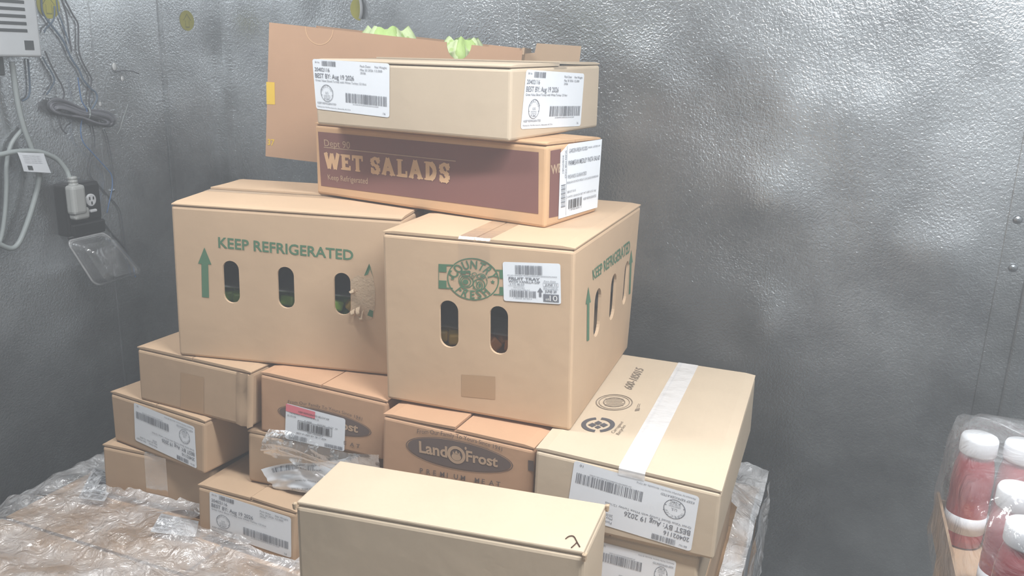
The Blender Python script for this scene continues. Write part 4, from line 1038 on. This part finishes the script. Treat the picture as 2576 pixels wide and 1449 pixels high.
wall_cable('power_cable', 'thick white cord looping from the left edge into the plug', [(-92, 515), (-86, 455), (-58, 408), (-20, 392), (0, 389), (36, 382), (75, 380), (110, 385), (144, 401), (165, 425), (173, 442), (178, 458)], .0066, 'grey_cable', [.03, .036, .045]+[.05]*5+[.05, .055, .06, .065])
wall_cable('power_cable', 'faint white cable hanging at the left edge', [(60, 322), (30, 360), (17, 410), (16, 470), (12, 540), (2, 600), (-20, 640), (-60, 640), (-92, 590), (-92, 515)], .0055, 'grey_cable', .012)
tg = thing('cord_tag', 'white paper tag folded over the cord', 'tag', wpt(84, 384, .058))
tq = [wpt(41, 383, .060), wpt(113, 386, .060), wpt(128, 435, .066), wpt(60, 431, .066)]
def tf(a, b, e=0): p = (tq[3]*(1-a)+tq[2]*a)*(1-b)+(tq[0]*(1-a)+tq[1]*a)*b; return (p[0]+e+.004*math.sin(3*a+2*b), p[1], p[2])
V = [tf(i/8, j/5) for i in range(9) for j in range(6)]; mesh('paper', V, [(i*6+j, (i+1)*6+j, (i+1)*6+j+1, i*6+j+1) for i in range(8) for j in range(5)], 'label', tg, True)
mesh('code_patch', [tf(*q, .001) for q in ((.16, .1), (.33, .1), (.33, .32), (.16, .32))], [(0, 1, 2, 3)], 'slot_dark', tg)
mesh('printed_text', [tf(x, y, .001) for x, y in join(*[P_('WARNING TEST RESET WEEKLY', .12, .82-.09*k, .7, .035) for k in range(5)])[0]], join(*[P_('WARNING TEST RESET WEEKLY', .12, .82-.09*k, .7, .035) for k in range(5)])[1], 'label_ink', tg)
# outlet box, tipped sideways
oc = wpt(203, 524, .03); ot = thing('outlet_box', 'black weatherproof outlet box with its clear cover hanging open', 'outlet', (X0, oc[1], oc[2]))
tilt = 0.0
def orot(V): c, s = math.cos(tilt), math.sin(tilt); return [(x, -(y*c+z*s) if 0 else y*c+z*s, -y*s+z*c) for x, y, z in V]
def op(name, vf, mat, parent=None, smooth=False): return mesh(name, orot(vf[0]), vf[1], mat, parent or ot, smooth, False)
HWD, HH = .056, .071
def ol(px, py, off): p = wpt(px, py, off); return p[1]-oc[1], p[2]-oc[2]
op('box', bevelled((0, -HWD, -HH), (.045, HWD, HH), .008, 3), 'black_plastic')
op('face_plate', bevelled((.045, -HWD+.006, -.03), (.05, HWD-.006, HH-.006), .003, 2), 'black_plastic')
op('lower_lip', bevelled((.045, -HWD+.002, -HH+.002), (.058, HWD-.002, -.034), .006, 2), 'black_plastic')
ry_, rz_ = ol(229, 503, .053); V, Fc = lathe_vf([(.017, 0), (.017, .004), (.015, .005)], 24); rc = op('receptacle', ([(.05+z, x*.95+ry_, y+rz_) for x, y, z in V], Fc), 'cap_white')
for (y, z) in ((ry_-.006, rz_+.005), (ry_+.006, rz_+.005), (ry_, rz_-.008)): op('slot', box_vf((.0552, y-.0018, z-.004), (.056, y+.0018, z+.004)), 'black_plastic', rc)
gy, gz = ol(233, 530, .055); op('ground_prong', bevelled((.05, gy-.010, gz-.004), (.06, gy+.012, gz+.004), .002, 1), 'cap_white')
py_, pz_ = ol(193, 500, .07); py_ += .017; pz_ -= .0125
pg = op('plug', bevelled((.052, py_-.040, pz_-.030), (.085, py_+.004, pz_+.05), .010, 3), 'plug_plastic')
op('plug_foot', bevelled((.052, py_-.034, pz_-.044), (.08, py_+.014, pz_-.012), .008, 3), 'plug_plastic', pg)
op('strain_relief', join(*[([(v[0]*1.0, v[1], v[2]) for v in lathe_vf([(.011, 0), (.0125, .004), (.011, .008)], 14, (.066, py_-.019-.001*k, pz_+.047+.0085*k))[0]], lathe_vf([(.011, 0), (.0125, .004), (.011, .008)], 14)[1]) for k in range(3)]), 'plug_plastic', pg)
# clear cover: shallow open tub hanging from the lower hinge
cvq = [wpt(*p, .055) for p in ((168, 607), (265, 585), (319, 682), (206, 714))]
cc = sum(cvq)/4
def cvp(a, b, dpt): p = (cvq[3]*(1-a)+cvq[2]*a)*(1-b)+(cvq[0]*(1-a)+cvq[1]*a)*b; return np.array([p[0]-dpt+.05*(1-b), p[1], p[2]])
cov = None
V, Fc = [], []; ring = []
for dpt, ins in ((0, -.02), (0, .03), (.035, .08), (.05, .18)):
    row = []
    P2, _ = rrect2(ins, ins, 1-ins, 1-ins, .14, .14, 5)
    for (a, b) in P2: row.append(len(V)); V.append(tuple(cvp(a, b, -dpt)))
    ring.append(row)
for r in range(3):
    n = len(ring[0])
    for k in range(n): Fc.append((ring[r][k], ring[r][(k+1) % n], ring[r+1][(k+1) % n], ring[r+1][k]))
Fc.append(tuple(ring[3]))
mesh('clear_cover', V, Fc, 'clear_plastic', ot, False)
rim = [cvp(a, b, -.0) for a, b in rrect2(0, 0, 1, 1, .14, .14, 5)[0]]; rim.append(rim[0])
mesh('cover_rim', *tube_vf(rim, .0026, 6), 'clear_rim', ot, True)
mesh('hinge', *tube_vf([wpt(172, 600, .05), wpt(262, 579, .05)], .004, 8), 'black_plastic', ot, True)
# thin wires
for nm, lb, pts, r, mt, off in (
    ('wire', 'dark wire coming down from the top and curving right', [(158, -20), (164, 0), (182, 35), (195, 57), (197, 75), (198, 125), (206, 152), (216, 172), (229, 195), (229, 210), (226, 230), (224, 255), (226, 279)], .0022, 'dark_cable', .006),
    ('wire', 'dark wire running straight down beside the curving one', [(150, -20), (155, 0), (168, 41), (173, 83), (176, 105), (180, 130)], .0022, 'dark_cable', .009),
    ('wire', 'slate blue wire crossing behind the control box edge and looping at its end', [(104, -10), (106, 25), (117, 48), (141, 78), (161, 106), (177, 142), (187, 159), (199, 176), (209, 199), (227, 222), (241, 233), (244, 250), (234, 270), (227, 280)], .0025, 'slate_cable', .007),
    ('wire', 'dark wire from the control box corner hanging past the coil', [(113, 128), (126, 159), (141, 189), (154, 212), (161, 233), (157, 255), (151, 271), (149, 299), (154, 322), (167, 337)], .0021, 'dark_cable', .016),
    ('wire', 'short dark wire dropping below the control box', [(70, 148), (73, 182), (75, 225), (70, 245), (56, 254)], .0024, 'slate_cable', .006),
    ('wire', 'short slate wire bent beside the yellow sticker', [(137, 15), (137, 38), (131, 56), (116, 71), (111, 82)], .0021, 'slate_cable', .008),
    ('wire', 'pale slate wire beside the dark pair', [(141, -10), (146, 30), (155, 55), (166, 85), (174, 110)], .0018, 'slate_cable', .005),
    ('wire', 'slate wire curving left beneath the control box', [(107, 143), (116, 160), (130, 183), (137, 202), (128, 222), (117, 238)], .0018, 'slate_cable', .006),
    ('wire', 'blue wire winding down past the coil to the outlet', [(196, 195), (200, 225), (206, 255), (219, 279), (207, 299), (203, 330), (210, 359), (230, 382), (250, 404), (272, 428), (280, 440), (283, 458), (281, 480), (275, 508), (269, 536)], .0017, 'blue_cable', .018),
    ('wire', 'blue wire end showing right of the clear cover', [(285, 606), (303, 626), (322, 644), (334, 666), (339, 690), (341, 697)], .0019, 'blue_cable', .008),
    ('wire', 'thin white wire hanging free right of the coil', [(322, 262), (316, 280), (308, 304), (302, 325), (294, 338)], .0011, 'grey_cable', .012),
    ('wire', 'dark wire from the coil down to the cover', [(232, 316), (238, 349), (235, 380), (228, 405), (225, 428), (231, 448), (248, 466), (270, 490), (300, 527), (308, 571), (315, 615), (322, 642)], .0017, 'dark_cable', .005),
    ('wire', 'thin dark wire right of the coil', [(262, 325), (270, 345), (278, 385), (283, 420), (287, 450)], .0012, 'dark_cable', .004),
    ('wire', 'dark wire hidden partly behind the outlet cover', [(262, 560), (280, 585), (305, 612), (318, 630), (320, 650)], .0015, 'dark_cable', .004),
    ('wire', 'short dark wire stub sticking out of the white sealant', [(288, 183), (300, 179), (318, 178), (335, 180), (350, 186)], .0016, 'dark_cable', [.004, .01, .02, .03, .035]),
    ('wire', 'thin dark stub curling below the coil', [(160, 330), (166, 318), (178, 308)], .0014, 'dark_cable', .012)):
    wall_cable(nm, lb, pts, r, mt, off, 'wire')
# bundled coil of cable tied in the middle
ctr = thing('cable_coil', 'bundled coil of grey cable tied at its middle on the left wall', 'cable', wpt(212, 285, .01))
for k in range(7):
    P = []; rx, ry = 84-3*k, 34-3.6*k
    for a in range(25):
        th = 2*math.pi*a/24; pinch = .25+.75*abs(math.cos(th))**1.2
        x = rx*math.cos(th)*(1.06 if math.cos(th) < 0 else 1); y = ry*math.sin(th)*pinch; rot = math.radians(15)
        P.append(wpt(208+x*math.cos(rot)-y*math.sin(rot), 284+x*math.sin(rot)+y*math.cos(rot)+k*1.5, .012+.003*k+.006*math.sin(th*2+k)))
    mesh('loop', *tube_vf(smooth_path(P, 2), .0036, 6), 'dark_cable' if k % 3 == 1 else 'coil_grey', ctr, True)
P = [wpt(220+7*math.cos(a), 285+15*math.sin(a), .02+.015*math.cos(a)) for a in [2*math.pi*k/16 for k in range(17)]]
mesh('tie', *tube_vf(P, .0022, 6), 'grey_cable', ctr, True)
# sealant lumps
for k, (x, y, s, lb) in enumerate(((288, 168, .011, 'white lump of sealant on the left wall above a wire stub'), (308, 198, .008, 'small white lump of sealant under the wire stub'), (252, 262, .007, 'small white lump of sealant right of the coil'))):
    V, Fc = lettuce_vf(k*2.3+1, s); c = wpt(x, y, .002); o = mesh('sealant_lump', [(c[0]+v[0]*.3, c[1]+v[1]*.7, c[2]+v[2]) for v in V], Fc, 'caulk', None, True); tag(o, lb, 'sealant')
V, Fc = lettuce_vf(5, .008); c = wpt(283, 479, .003)
o = mesh('wire_clip', [(c[0]+v[0]*.6, c[1]+v[1], c[2]+v[2]*.6) for v in V], Fc, 'bolt_metal', None, True); tag(o, 'small shiny clip holding the blue wire above the outlet', 'clip')
# round yellow arrow stickers
def sticker(fn, lab, cx, cy, rw, half=False, curl=False):
    c = np.array(fn(cx, cy)); t = thing('arrow_sticker', lab, 'sticker', c, 0, 'yellow arrow stickers')
    if fn is wpt: mp = lambda a, b, e: (c[0]+e, c[1]+a, c[2]+b)
    else: mp = lambda a, b, e: (c[0]+a, c[1]-e, c[2]+b)
    a0, a1 = (90, 270) if half else (0, 360)
    P = [(rw*math.cos(math.radians(a0+(a1-a0)*k/32)), rw*math.sin(math.radians(a0+(a1-a0)*k/32))) for k in range(33 if half else 32)]
    n = len(P); V = [mp(a, b, .0005) for a, b in P]+[mp(a, b, .0012) for a, b in P]
    mesh('disc', V, [tuple(range(n)), tuple(range(2*n-1, n-1, -1))]+[(k, (k+1) % n, n+(k+1) % n, n+k) for k in range(n)], 'sticker_yellow', t)
    if not half:
        O = [(-.3, -.75), (.3, -.75), (.3, .05), (.62, .05), (0, .8), (-.62, .05), (-.3, .05)]; V, Fc = [], []
        for s_ in (1, .84):
            V += [mp(a*rw*s_*.9, (b*s_-.02)*rw*.9, .0016) for a, b in O]
        mesh('printed_arrow', V, [(k, (k+1) % 7, 7+(k+1) % 7, 7+k) for k in range(7)], 'sticker_ink', t)
    if curl:
        V = []
        for k in range(7):
            th = k/6*2.2; r = rw*.5
            for b in np.linspace(-.86, .86, 7): V.append(mp(r*math.sin(th)*math.sqrt(1-b*b*.9), b*rw, .0012+r*(1-math.cos(th))*.8))
        mesh('curled_half', V, [(7*k+j, 7*k+j+1, 7*k+j+8, 7*k+j+7) for k in range(6) for j in range(6)], 'cap_white', t, True)
sticker(wpt, 'round yellow arrow sticker right of the wall seam', 470, 52, .030)
sticker(wpt, 'round yellow sticker beside the control box at the top edge', 121, 12, .034)
sticker(lambda x, y, o=0: on_y(x, y, Y1), 'half-peeled yellow sticker with a white curl above the lettuce', 906, 22, .034, True, True)
